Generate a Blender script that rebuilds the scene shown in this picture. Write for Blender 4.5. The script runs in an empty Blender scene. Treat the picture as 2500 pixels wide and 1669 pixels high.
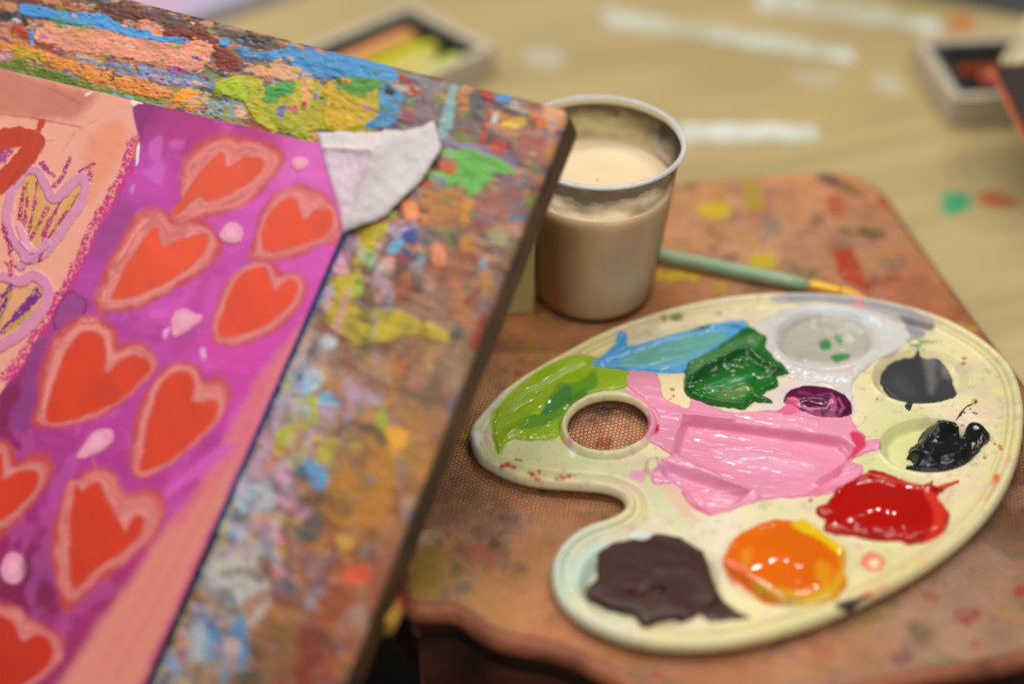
import bpy, math
import numpy as np

# ------------------------------------------------------------------ camera, world, lamps, exposure
scene = bpy.context.scene
COL = scene.collection
FPX = 3434.0                       # focal length in photo pixels (photo 2500 x 1669)
PITCH = math.radians(40.0)
CAM = np.array([0.0, 0.0, 0.44])
RT = np.array([1.0, 0, 0])
FW = np.array([0, math.cos(PITCH), -math.sin(PITCH)])
UP = np.array([0, math.sin(PITCH), math.cos(PITCH)])

cam_d = bpy.data.cameras.new('camera')
cam_d.sensor_width = 36.0
cam_d.lens = 36.0 * FPX / 2500.0
cam_d.clip_start = 0.01
cam_d.clip_end = 50
cam_d.dof.use_dof = True
cam_d.dof.focus_distance = 0.632
cam_d.dof.aperture_fstop = 1.8
cam = bpy.data.objects.new('camera', cam_d)
cam.location = CAM
cam.rotation_euler = (math.pi / 2 - PITCH, 0, 0)
COL.objects.link(cam)
scene.camera = cam

world = bpy.data.worlds.new('World')
scene.world = world
world.use_nodes = True
bg = world.node_tree.nodes['Background']
bg.inputs[0].default_value = (1.0, 0.96, 0.90, 1)
bg.inputs[1].default_value = 0.07

vs = scene.view_settings
vs.view_transform = 'Standard'
vs.look = 'None'
vs.exposure = 0.04
vs.gamma = 1.0
vs.use_curve_mapping = False
scene.cycles.max_bounces = 8
scene.cycles.transparent_max_bounces = 16
scene.cycles.sample_clamp_indirect = 4.0

TABLE_Z = -0.022
LAMP_H = 1.75

def ray(sx, sy):
    return FW + (sx - 1250.0) / FPX * RT - (sy - 834.5) / FPX * UP

def hit_z(sx, sy, z=0.0):
    r = ray(sx, sy)
    return CAM + (z - CAM[2]) / r[2] * r

def tube(a, b, width, radiance, colour=(1, 0.96, 0.88)):
    """an overhead lamp: an area lamp facing down, from a to b"""
    a, b = np.array(a), np.array(b)
    d = b - a
    L = float(np.linalg.norm(d))
    ld = bpy.data.lights.new('overhead_lamp', 'AREA')
    ld.shape = 'RECTANGLE'
    ld.size = L
    ld.size_y = width
    ld.energy = radiance * 1.08 * math.pi * L * width
    ld.color = colour
    o = bpy.data.objects.new('overhead_lamp', ld)
    o.location = (a + b) / 2
    o.rotation_euler = (0, 0, math.atan2(d[1], d[0]))
    COL.objects.link(o)
    return o

for x0, y0 in ((-1.25, 1.3), (-0.75, 1.35), (-0.2, 1.4), (0.35, 1.45), (1.0, 1.0), (-1.3, 0.35), (-0.45, 0.45), (0.1, 0.5), (0.75, 0.3), (-0.9, -0.6), (0.0, -0.75), (0.8, -0.7), (-0.3, -1.5), (0.5, -1.5)):
    x0 -= 0.18
    for dx in (-.13, .13):
        tube((x0 + dx - 0.05, y0, LAMP_H), (x0 + dx + 0.05, y0 + 0.01, LAMP_H), 0.09, 82.0 if y0 > -.5 else 44.0)  # the weaker rows behind the camera are added front fill
# added soft front fill, behind and right of the camera; no real window
wl = bpy.data.lights.new('front_fill_light', 'AREA'); wl.shape = 'RECTANGLE'; wl.size = 1.3; wl.size_y = 0.8
wl.energy = 1.7 * math.pi * 1.3 * 0.8; wl.color = (1, 0.97, 0.92)
wo = bpy.data.objects.new('front_fill_light', wl); wo.location = (0.85, -1.35, 1.0)
dx_, dy_, dz_ = -0.75, 1.9, -0.95
wo.rotation_euler = (math.atan2(math.hypot(dx_, dy_), -dz_), 0, math.atan2(-dx_, dy_))
COL.objects.link(wo)

# ------------------------------------------------------------------ numeric helpers
def project(p):
    d = p - CAM
    z = d @ FW
    return 1250.0 + FPX * (d @ RT) / z, 834.5 - FPX * (d @ UP) / z

def lin(c):
    c = np.array(c, float) / 255.0
    return np.where(c <= 0.04045, c / 12.92, ((c + 0.055) / 1.055) ** 2.4)

class ZM:
    """pixel coordinates read off an enlarged crop of the photo -> photo pixels"""
    def __init__(s, ox, oy, k): s.o = (ox, oy); s.k = k
    def __call__(s, t):
        a = np.array([[float(v) for v in w.split(',')] for w in t.split()])
        return a / s.k + np.array(s.o)

P_ = ZM(1100, 680, 1.678)
Z1 = ZM(0, 0, 2.61)
Z2 = ZM(800, 0, 2.61)
Z4 = ZM(0, 540, 2.61)
Z7 = ZM(0, 1069, 2.61)
Z5 = ZM(700, 250, 2.613)
ZL = ZM(300, 900, 2.039)
ZR = ZM(1600, 380, 2.61)
ZB = ZM(850, 1250, 3.742)

_rng = np.random.default_rng(7)
_TAB = _rng.random((256, 256))

def vnoise(x, y, seed=0):
    x = x + seed * 17.31; y = y + seed * 9.77
    xi = np.floor(x).astype(int); yi = np.floor(y).astype(int)
    fx = x - xi; fy = y - yi
    fx = fx * fx * fx * (fx * (fx * 6 - 15) + 10); fy = fy * fy * fy * (fy * (fy * 6 - 15) + 10)
    a = _TAB[xi & 255, yi & 255]; b = _TAB[(xi + 1) & 255, yi & 255]
    c = _TAB[xi & 255, (yi + 1) & 255]; d = _TAB[(xi + 1) & 255, (yi + 1) & 255]
    return (a * (1 - fx) + b * fx) * (1 - fy) + (c * (1 - fx) + d * fx) * fy

def fbm(x, y, seed=0, oct=4, gain=0.5):
    s = 0; a = 1; t = 0
    for i in range(oct):
        s = s + a * vnoise(x, y, seed + i * 3.7); t += a
        a *= gain; x = x * 2.03; y = y * 2.03
    return s / t

def sstep(a, b, x):
    t = np.clip((x - a) / (b - a), 0, 1)
    return t * t * (3 - 2 * t)

def smooth_poly(p, n=4):
    p = np.asarray(p, float)
    m = len(p); out = []
    for i in range(m):
        p0, p1, p2, p3 = p[i - 1], p[i], p[(i + 1) % m], p[(i + 2) % m]
        for k in range(n):
            t = k / n
            out.append(0.5 * ((2 * p1) + (-p0 + p2) * t + (2 * p0 - 5 * p1 + 4 * p2 - p3) * t * t + (-p0 + 3 * p1 - 3 * p2 + p3) * t ** 3))
    return np.array(out)

def sdf(poly, x, y):
    """signed distance to a closed polygon, negative inside"""
    d = np.full(x.shape, 1e18); ins = np.zeros(x.shape, bool)
    n = len(poly)
    for i in range(n):
        ax, ay = poly[i]; bx, by = poly[(i + 1) % n]
        ex, ey = bx - ax, by - ay
        l2 = ex * ex + ey * ey
        if l2 == 0: continue
        wx, wy = x - ax, y - ay
        t = np.clip((wx * ex + wy * ey) / l2, 0, 1)
        dx, dy = wx - ex * t, wy - ey * t
        d = np.minimum(d, dx * dx + dy * dy)
        c = (ay > y) != (by > y)
        if ey != 0:
            ins ^= c & (x < ex * (y - ay) / ey + ax)
    d = np.sqrt(d)
    return np.where(ins, -d, d)

def line_dist(pts, x, y):
    d = np.full(x.shape, 1e18)
    for (ax, ay), (bx, by) in zip(pts[:-1], pts[1:]):
        ex, ey = bx - ax, by - ay
        l2 = ex * ex + ey * ey + 1e-9
        t = np.clip(((x - ax) * ex + (y - ay) * ey) / l2, 0, 1)
        d = np.minimum(d, np.hypot(x - ax - ex * t, y - ay - ey * t))
    return d

class Canvas:
    """colour and relief carried by the vertices of one real surface; px,py are the photo pixels the surface points sit at"""
    def __init__(s, px, py, gx, gy, base):
        s.px, s.py, s.gx, s.gy = px, py, gx, gy
        s.col = np.empty(px.shape + (3,)); s.col[...] = base
        s.h = np.zeros(px.shape)
    def _put(s, m, a, colour, h):
        c = np.asarray(colour)
        s.col[m] = s.col[m] * (1 - a[:, None]) + c * a[:, None]
        s.h[m] += a * h
    def poly(s, pts, rgb, soft=4, rough=10, alpha=1.0, h=0.0, grain=0.0, gs=1.0, seed=1, smooth=True, vary=0.12, stretch=(1, 1), sc=25.0):
        pts = np.asarray(pts, float)
        p = smooth_poly(pts) if smooth else pts
        mg = soft + rough * 1.2 + 4
        m = (s.px > p[:, 0].min() - mg) & (s.px < p[:, 0].max() + mg) & (s.py > p[:, 1].min() - mg) & (s.py < p[:, 1].max() + mg)
        if not m.any(): return
        x, y = s.px[m], s.py[m]
        gx, gy = s.gx[m], s.gy[m]
        d = sdf(p, x, y)
        if rough: d = d + (fbm(x / sc * stretch[0], y / sc * stretch[1], seed, 4, 0.6) - 0.5) * 2 * rough
        a = sstep(soft, -soft, d) * alpha
        if grain:
            g = fbm(gx * 0.28 * gs, gy * 1.0 * gs, seed + 5, 4, 0.66)
            a = a * sstep(grain - 0.05, grain + 0.05, g + sstep(0, -30, d) * 0.05)
        c = lin(rgb)[None, :] * (1 + vary * 2 * (fbm(gx * 0.12, gy * 0.3, seed + 9, 4, 0.6)[:, None] - 0.5))
        s._put(m, a, c, h)
    def stroke(s, pts, width, rgb, soft=3, rough=3, alpha=1.0, h=0.0, seed=1, dry=0.0, vary=0.1):
        pts = np.asarray(pts, float)
        mg = width + soft + rough + 4
        m = (s.px > pts[:, 0].min() - mg) & (s.px < pts[:, 0].max() + mg) & (s.py > pts[:, 1].min() - mg) & (s.py < pts[:, 1].max() + mg)
        if not m.any(): return
        x, y = s.px[m], s.py[m]
        d = line_dist(pts, x, y) - width
        if rough: d = d + (fbm(x / 14, y / 14, seed, 3, 0.6) - 0.5) * 2 * rough
        a = sstep(soft, -soft, d) * alpha
        if dry:
            a = a * sstep(dry - 0.06, dry + 0.06, fbm(s.gx[m] * 1.3, s.gy[m] * 1.3, seed + 2, 3, 0.7))
        c = lin(rgb)[None, :] * (1 + vary * 2 * (fbm(s.gx[m] * 0.3, s.gy[m] * 0.3, seed + 9, 3)[:, None] - 0.5))
        s._put(m, a, c, h)
    def blur_seeds(s, seeds, power=2.5):
        w = 0; c = 0
        for (x, y, rgb) in seeds:
            k = 1.0 / (((s.px - x) ** 2 + (s.py - y) ** 2) / 1e4 + 0.02) ** (power / 2)
            w = w + k; c = c + k[..., None] * lin(rgb)
        s.col = c / w[..., None]

# ------------------------------------------------------------------ object helpers
def link(name, data, parent=None):
    o = bpy.data.objects.new(name, data)
    COL.objects.link(o)
    if parent is not None: o.parent = parent
    return o

def tag(o, label=None, cat=None, group=None, kind=None):
    if label: o['label'] = label
    if cat: o['category'] = cat
    if group: o['group'] = group
    if kind: o['kind'] = kind
    return o

def empty(name, loc, label, cat, group=None):
    o = bpy.data.objects.new(name, None)
    o.empty_display_size = 0.02
    COL.objects.link(o)
    o.location = loc
    return tag(o, label, cat, group)

def raw_mesh(name, co, faces, mat, parent=None, colours=None, normals=None, smooth=True):
    """co (n,3) world coordinates; faces (m,4) or list of tuples"""
    me = bpy.data.meshes.new(name)
    co = np.asarray(co, float)
    if parent is not None:
        co = co - np.array(parent.location)
    if isinstance(faces, np.ndarray):
        k = faces.shape[1]
        me.vertices.add(len(co)); me.vertices.foreach_set('co', co.astype(np.float32).ravel())
        me.loops.add(faces.size); me.loops.foreach_set('vertex_index', faces.astype(np.int32).ravel())
        me.polygons.add(len(faces)); me.polygons.foreach_set('loop_start', np.arange(0, faces.size, k, dtype=np.int32))
        me.update(calc_edges=True)
    else:
        me.from_pydata([tuple(v) for v in co], [], [tuple(f) for f in faces])
        me.update()
    me.validate()
    me.polygons.foreach_set('use_smooth', np.full(len(me.polygons), smooth))
    if colours is not None:
        at = me.color_attributes.new('Col', 'FLOAT_COLOR', 'POINT')
        c = np.ones((len(co), 4), np.float32); c[:, :3] = np.clip(colours, 0, 1)
        at.data.foreach_set('color', c.ravel())
    if normals is not None:
        me.normals_split_custom_set_from_vertices([tuple(n) for n in normals])
    me.materials.append(mat)
    return link(name, me, parent)

def grid_faces(ny, nx):
    i = np.arange(ny * nx).reshape(ny, nx)
    return np.stack([i[:-1, :-1], i[:-1, 1:], i[1:, 1:], i[1:, :-1]], -1)

def grid_normals(P):
    du = np.gradient(P, axis=1); dv = np.gradient(P, axis=0)
    n = np.cross(du, dv); n /= np.linalg.norm(n, axis=-1, keepdims=True) + 1e-12
    return n

def grid_part(name, P, mask, mat, parent=None, col=None, nrm=None):
    """the cells of a surface grid selected by mask (ny-1,nx-1) as one mesh"""
    ny, nx = P.shape[:2]
    f = grid_faces(ny, nx)[mask]
    if len(f) == 0: return None
    if nrm is not None:
        q = P.reshape(-1, 3)[f[len(f) // 2]]
        if np.cross(q[1] - q[0], q[3] - q[0]) @ nrm.reshape(-1, 3)[f[len(f) // 2, 0]] < 0: f = f[:, ::-1]
    idx, inv = np.unique(f.ravel(), return_inverse=True)
    return raw_mesh(name, P.reshape(-1, 3)[idx], inv.reshape(-1, 4), mat, parent,
                    None if col is None else col.reshape(-1, 3)[idx],
                    None if nrm is None else nrm.reshape(-1, 3)[idx])

def sweep_closed(name, rings, mat, parent=None, colours=None):
    """rings: list of (n,3) closed loops joined one to the next"""
    n = len(rings[0]); m = len(rings)
    i = np.arange(n); j = (i + 1) % n
    f = np.concatenate([np.stack([k * n + i, k * n + j, (k + 1) * n + j, (k + 1) * n + i], -1) for k in range(m - 1)])
    return raw_mesh(name, np.concatenate(rings), f, mat, parent, colours)

def lathe(name, prof, center, mat, parent=None, n=96, closed=False):
    a = np.linspace(0, 2 * np.pi, n, endpoint=False)
    rings = [np.stack([center[0] + r * np.cos(a), center[1] + r * np.sin(a), np.full(n, center[2] + z)], -1) for r, z in prof]
    if closed: rings.append(rings[0])
    return sweep_closed(name, rings, mat, parent)

def tube_mesh(name, pts, radii, mat, parent=None, n=20, caps=True):
    """round bar along a 3-D polyline"""
    pts = np.asarray(pts, float); co = []; faces = []
    d = pts[-1] - pts[0]; d /= np.linalg.norm(d)
    a = np.cross(d, [0, 0, 1.0]); a /= np.linalg.norm(a); b = np.cross(a, d)
    t = np.linspace(0, 2 * np.pi, n, endpoint=False)
    for p, r in zip(pts, radii):
        co += list(p + r * (np.cos(t)[:, None] * a + np.sin(t)[:, None] * b))
    for k in range(len(pts) - 1):
        for i in range(n):
            j = (i + 1) % n
            faces.append((k * n + i, k * n + j, (k + 1) * n + j, (k + 1) * n + i))
    if caps:
        faces.append(tuple(range(n))[::-1]); faces.append(tuple((len(pts) - 1) * n + i for i in range(n)))
    return raw_mesh(name, co, faces, mat, parent)

def prism(name, outline, z0, z1, mat, parent=None, bevel=0.0):
    """vertical prism from a counter-clockwise plan outline, optional rounded edges"""
    n = len(outline)
    co = [(x, y, z0) for x, y in outline] + [(x, y, z1) for x, y in outline]
    f = [tuple(range(n))[::-1], tuple(range(n, 2 * n))] + [(i, (i + 1) % n, n + (i + 1) % n, n + i) for i in range(n)]
    o = raw_mesh(name, co, f, mat, parent, smooth=False)
    if bevel:
        b = o.modifiers.new('bevel', 'BEVEL'); b.width = bevel; b.segments = 3; b.limit_method = 'ANGLE'; b.angle_limit = math.radians(50)
    return o

# ------------------------------------------------------------------ materials
def mat(name, rgb=None, rough=0.5, attr=False, coat=0.0, spec=0.5, bump=None, metallic=0.0, mottle=None, sss=0.0):
    """Principled material; attr: base colour from the surface's own painted colours; bump=(scale,strength,distance); mottle=(rgb2,scale,lo,hi)"""
    m = bpy.data.materials.new(name); m.use_nodes = True
    nt = m.node_tree; b = nt.nodes['Principled BSDF']
    tc = nt.nodes.new('ShaderNodeTexCoord')
    if attr:
        a = nt.nodes.new('ShaderNodeVertexColor'); a.layer_name = 'Col'
        src = a.outputs['Color']
    else:
        r = nt.nodes.new('ShaderNodeRGB'); r.outputs[0].default_value = (*lin(rgb), 1); src = r.outputs[0]
    if mottle:
        nz = nt.nodes.new('ShaderNodeTexNoise'); nz.inputs['Scale'].default_value = mottle[1]; nz.inputs['Detail'].default_value = 6
        nz.inputs['Roughness'].default_value = 0.65
        mr = nt.nodes.new('ShaderNodeMapRange'); mr.inputs[1].default_value = mottle[2]; mr.inputs[2].default_value = mottle[3]
        mx = nt.nodes.new('ShaderNodeMix'); mx.data_type = 'RGBA'
        nt.links.new(tc.outputs['Object'], nz.inputs['Vector'])
        nt.links.new(nz.outputs['Fac'], mr.inputs[0]); nt.links.new(mr.outputs[0], mx.inputs[0])
        nt.links.new(src, mx.inputs[6]); mx.inputs[7].default_value = (*lin(mottle[0]), 1)
        src = mx.outputs[2]
    nt.links.new(src, b.inputs['Base Color'])
    b.inputs['Roughness'].default_value = rough
    b.inputs['Specular IOR Level'].default_value = spec
    b.inputs['Metallic'].default_value = metallic
    b.inputs['Coat Weight'].default_value = coat
    b.inputs['Coat Roughness'].default_value = 0.06
    if sss:
        b.inputs['Subsurface Weight'].default_value = sss
        b.inputs['Subsurface Radius'].default_value = (1, 0.6, 0.4)
        b.inputs['Subsurface Scale'].default_value = 0.004
    if bump:
        nz = nt.nodes.new('ShaderNodeTexNoise'); nz.inputs['Scale'].default_value = bump[0]; nz.inputs['Detail'].default_value = 5
        bp = nt.nodes.new('ShaderNodeBump'); bp.inputs['Strength'].default_value = bump[1]; bp.inputs['Distance'].default_value = bump[2]
        nt.links.new(tc.outputs['Object'], nz.inputs['Vector']); nt.links.new(nz.outputs['Fac'], bp.inputs['Height'])
        nt.links.new(bp.outputs['Normal'], b.inputs['Normal'])
    return m

M_table = mat('table_laminate', attr=True, rough=0.28, spec=0.4)
M_dark = mat('dark_floor', (30, 22, 16), rough=0.8, mottle=((45, 34, 24), 4, 0.4, 0.7))
M_impasto = mat('dried_paint', attr=True, rough=0.42, spec=0.45, bump=(900, 0.35, 0.0006))
M_gouache = mat('gouache', attr=True, rough=0.48, spec=0.35, bump=(500, 0.05, 0.0004))
M_side = mat('stained_wood_edge', (72, 64, 46), rough=0.6, mottle=((112, 76, 44), 60, 0.42, 0.62), bump=(200, 0.4, 0.001))
M_tape = mat('paper_tape', attr=True, rough=0.65, spec=0.3, bump=(500, 0.1, 0.0004))
M_plastic = mat('cream_plastic', attr=True, rough=0.3, spec=0.5, sss=0.12, bump=(260, 0.03, 0.0004))
M_wet = mat('wet_paint', attr=True, rough=0.13, spec=0.55)
M_gel = mat('gel_paint', attr=True, rough=0.07, spec=0.5)
M_matte = mat('dry_film', attr=True, rough=0.24, spec=0.3, bump=(160, 0.12, 0.0006))

def hardboard_mat():
    m = mat('hardboard_mesh', attr=True, rough=0.62, spec=0.3)
    nt = m.node_tree; b = nt.nodes['Principled BSDF']
    src = b.inputs['Base Color'].links[0].from_socket
    tc = nt.nodes.new('ShaderNodeTexCoord')
    nz = nt.nodes.new('ShaderNodeTexNoise'); nz.inputs['Scale'].default_value = 90; nz.inputs['Detail'].default_value = 3
    mxv = nt.nodes.new('ShaderNodeMix'); mxv.data_type = 'VECTOR'; mxv.inputs[0].default_value = 0.0025
    mp = nt.nodes.new('ShaderNodeMapping'); mp.inputs['Rotation'].default_value = (0, 0, math.radians(-17))
    br = nt.nodes.new('ShaderNodeTexBrick'); br.offset = 0.5
    for k, v in (('Scale', 300.0), ('Mortar Size', 0.085), ('Mortar Smooth', 0.9), ('Brick Width', 0.60), ('Row Height', 0.54)):
        br.inputs[k].default_value = v
    br.inputs['Color1'].default_value = (1, 1, 1, 1); br.inputs['Color2'].default_value = (0.82, 0.82, 0.82, 1); br.inputs['Mortar'].default_value = (0.25, 0.25, 0.25, 1)
    nt.links.new(tc.outputs['Object'], nz.inputs['Vector']); nt.links.new(tc.outputs['Object'], mxv.inputs[4])
    nt.links.new(nz.outputs['Color'], mxv.inputs[5]); nt.links.new(mxv.outputs[1], mp.inputs['Vector']); nt.links.new(mp.outputs[0], br.inputs['Vector'])
    mul = nt.nodes.new('ShaderNodeMix'); mul.data_type = 'RGBA'; mul.blend_type = 'MULTIPLY'; mul.inputs[0].default_value = 0.72
    nt.links.new(src, mul.inputs[6]); nt.links.new(br.outputs['Color'], mul.inputs[7]); nt.links.new(mul.outputs[2], b.inputs['Base Color'])
    bp = nt.nodes.new('ShaderNodeBump'); bp.inputs['Strength'].default_value = 0.9; bp.inputs['Distance'].default_value = 0.0009
    nt.links.new(br.outputs['Color'], bp.inputs['Height']); nt.links.new(bp.outputs['Normal'], b.inputs['Normal'])
    return m
M_hardboard = hardboard_mat()

def clear_plastic():
    m = bpy.data.materials.new('clear_plastic'); m.use_nodes = True
    nt = m.node_tree; nt.nodes.clear()
    o = nt.nodes.new('ShaderNodeOutputMaterial'); mx = nt.nodes.new('ShaderNodeMixShader')
    t = nt.nodes.new('ShaderNodeBsdfTransparent'); t.inputs[0].default_value = (0.985, 0.98, 0.95, 1)
    g = nt.nodes.new('ShaderNodeBsdfGlossy'); g.inputs['Roughness'].default_value = 0.08
    fr = nt.nodes.new('ShaderNodeFresnel'); fr.inputs['IOR'].default_value = 1.28
    nt.links.new(fr.outputs[0], mx.inputs[0]); nt.links.new(t.outputs[0], mx.inputs[1]); nt.links.new(g.outputs[0], mx.inputs[2])
    nt.links.new(mx.outputs[0], o.inputs[0])
    return m
M_clear = clear_plastic()

def stain_mat():
    """dried paint film on the cup wall: ragged, with clear gaps"""
    m = bpy.data.materials.new('dried_stain'); m.use_nodes = True
    nt = m.node_tree; b = nt.nodes['Principled BSDF']; o = nt.nodes['Material Output']
    tc = nt.nodes.new('ShaderNodeTexCoord'); mp = nt.nodes.new('ShaderNodeMapping'); mp.inputs['Scale'].default_value = (42, 42, 80)
    nz = nt.nodes.new('ShaderNodeTexNoise'); nz.inputs['Scale'].default_value = 1; nz.inputs['Detail'].default_value = 6
    cr = nt.nodes.new('ShaderNodeValToRGB')
    for e, (p, c) in zip(cr.color_ramp.elements, ((0.3, (92, 82, 34)), (0.7, (84, 46, 26)))):
        e.position = p; e.color = (*lin(c), 1)
    e = cr.color_ramp.elements.new(0.5); e.color = (*lin((50, 30, 18)), 1)
    sp = nt.nodes.new('ShaderNodeSeparateXYZ'); nt.links.new(tc.outputs['Object'], sp.inputs[0])
    hz = nt.nodes.new('ShaderNodeMapRange'); hz.inputs[1].default_value = .064; hz.inputs[2].default_value = .080; hz.inputs[3].default_value = -.16; hz.inputs[4].default_value = .34
    nt.links.new(sp.outputs['Z'], hz.inputs[0])
    ad = nt.nodes.new('ShaderNodeMath'); ad.operation = 'ADD'; nt.links.new(hz.outputs[0], ad.inputs[0]); nt.links.new(nz.outputs['Fac'], ad.inputs[1])
    mr = nt.nodes.new('ShaderNodeMapRange'); mr.inputs[1].default_value = 0.45; mr.inputs[2].default_value = 0.8; mr.inputs[3].default_value = 0.12; mr.inputs[4].default_value = 0.9
    mx = nt.nodes.new('ShaderNodeMixShader'); t = nt.nodes.new('ShaderNodeBsdfTransparent')
    nt.links.new(tc.outputs['Object'], mp.inputs[0]); nt.links.new(mp.outputs[0], nz.inputs['Vector'])
    nt.links.new(nz.outputs['Fac'], cr.inputs[0]); nt.links.new(cr.outputs[0], b.inputs['Base Color'])
    nt.links.new(ad.outputs[0], mr.inputs[0]); nt.links.new(mr.outputs[0], mx.inputs[0])
    nt.links.new(t.outputs[0], mx.inputs[1]); nt.links.new(b.outputs[0], mx.inputs[2]); nt.links.new(mx.outputs[0], o.inputs[0])
    return m
M_stain = stain_mat()

def rim_mat():
    m = mat('cup_rim_plastic', (226, 230, 232), rough=.14, spec=.7)
    nt = m.node_tree; o = nt.nodes['Material Output']; mx = nt.nodes.new('ShaderNodeMixShader'); t = nt.nodes.new('ShaderNodeBsdfTransparent')
    mx.inputs[0].default_value = .55
    nt.links.new(t.outputs[0], mx.inputs[1]); nt.links.new(nt.nodes['Principled BSDF'].outputs[0], mx.inputs[2]); nt.links.new(mx.outputs[0], o.inputs[0])
    return m

# ------------------------------------------------------------------ setting: table, floor
def pix_grid(P):
    sx, sy = project(P.reshape(-1, 3))
    return sx.reshape(P.shape[:2]), sy.reshape(P.shape[:2])

far_a, far_b = hit_z(2100, -28, TABLE_Z), hit_z(2560, 58, TABLE_Z)
slope = (far_b[1] - far_a[1]) / (far_b[0] - far_a[0])
nx, ny = 420, 300
xs = np.linspace(-0.75, 1.0, nx); t = np.linspace(0, 1, ny)
X, T = np.meshgrid(xs, t)
far_y = np.minimum(far_a[1] + slope * (X - far_a[0]), 1.5)
Y = 0.46 + (far_y - 0.46) * T
P = np.stack([X, Y, np.full_like(X, TABLE_Z)], -1)
px, py = pix_grid(P)
cv = Canvas(px, py, X * 1000, Y * 1000, lin((186, 167, 122)))
grain = fbm(X * 9 + Y * 2, Y * 60 - X * 20, 3, 4)[..., None]
big = fbm(X * 6, Y * 6, 8, 3)[..., None]
cv.col *= (1 + 0.34 * (grain - 0.5)) * (1 + np.array([0.10, 0.16, 0.40]) * (0.5 - big))
for pts, rgb in (('1830,250 1980,240 1990,340 1850,370', (70, 160, 115)), ('2080,230 2290,270 2290,330 2090,310', (190, 105, 65))):
    cv.poly(ZR(pts), rgb, soft=8, rough=8)
cv.poly([(2325, 35), (2370, 40), (2365, 75), (2330, 72)], (205, 110, 60), soft=8, rough=8)
for pts, al in (([(1290, 125), (1370, 130), (1365, 165), (1300, 160)], .55), ([(2140, 185), (2185, 190), (2200, 225), (2150, 222)], .6), ([(1940, 180), (2040, 180), (2020, 205), (1950, 200)], .4)):
    cv.poly(pts, (205, 206, 196), soft=10, rough=10, alpha=al)
cv.poly([(2180, 5), (2330, 25), (2325, 50), (2200, 40)], (150, 140, 70), soft=12, rough=12, alpha=0.5)
table = raw_mesh('table', P.reshape(-1, 3), grid_faces(ny, nx).reshape(-1, 4), M_table, None, cv.col.reshape(-1, 3))
tag(table, kind='structure')
edge = np.concatenate([P[-1], P[0][::-1]])[:, :2]
M_tedge = mat('table_edge', (120, 104, 70), rough=0.5)
tb = prism('table_base', [tuple(P[0, 0, :2]), tuple(P[0, -1, :2]), tuple(P[-1, -1, :2]), tuple(P[-1, 0, :2])], TABLE_Z - 0.03, TABLE_Z - 0.0015, M_tedge)
tag(tb, kind='structure')
M_floor = mat('grey_floor', (128, 126, 124), rough=0.6, mottle=((110, 108, 104), 3, 0.4, 0.7))
fl = raw_mesh('floor', [(-6, 1.2, -0.75), (6, 1.2, -0.75), (6, 9, -0.75), (-6, 9, -0.75)], [(0, 1, 2, 3)], M_floor, smooth=False)
tag(fl, kind='structure')
fl2 = raw_mesh('floor', [(-6, -4, -0.754), (6, -4, -0.754), (6, 1.2, -0.754), (-6, 1.2, -0.754)], [(0, 1, 2, 3)], M_dark, smooth=False)  # near floor coloured near black to stand in for the shade down there
tag(fl2, kind='structure')

# ------------------------------------------------------------------ brown hardboard the palette lies on
def plan(pts, z=0.0):
    return np.array([hit_z(x, y, z)[:2] for x, y in np.asarray(pts, float)])

board_px = np.concatenate([
    ZB('470,760 520,860 640,900 820,905 960,915 1080,985 1200,1080 1400,1170 1600,1215 1800,1245 2000,1310 2245,1420'),
    np.array([(1560, 1690), (1700, 1760), (1850, 1760), (2020, 1710), (2250, 1655), (2500, 1612), (2620, 1560), (2660, 1450), (2600, 1130), (2520, 950), (2400, 790), (2300, 655),
              (2220, 545), (2165, 468), (2100, 424), (2030, 414), (1900, 418), (1640, 440), (1300, 470), (1000, 520), (800, 640), (780, 900), (880, 1200), (960, 1350)])])
board_out = smooth_poly(plan(board_px), 5)
def resample(p, n):
    q = np.vstack([p, p[:1]]); s = np.r_[0, np.cumsum(np.hypot(*np.diff(q, axis=0).T))]
    u = np.linspace(0, s[-1], n, endpoint=False)
    return np.stack([np.interp(u, s, q[:, 0]), np.interp(u, s, q[:, 1])], -1)
def inward(p):
    t = np.roll(p, -1, 0) - np.roll(p, 1, 0)
    n = np.stack([-t[:, 1], t[:, 0]], -1); n /= np.linalg.norm(n, axis=1, keepdims=True)
    area = 0.5 * np.sum(p[:, 0] * np.roll(p[:, 1], -1) - np.roll(p[:, 0], -1) * p[:, 1])
    return n if area > 0 else -n
def offset(p, d, it=2):
    q = p + inward(p) * d
    for _ in range(it):
        q = 0.5 * q + 0.25 * (np.roll(q, 1, 0) + np.roll(q, -1, 0))
    return q

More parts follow.
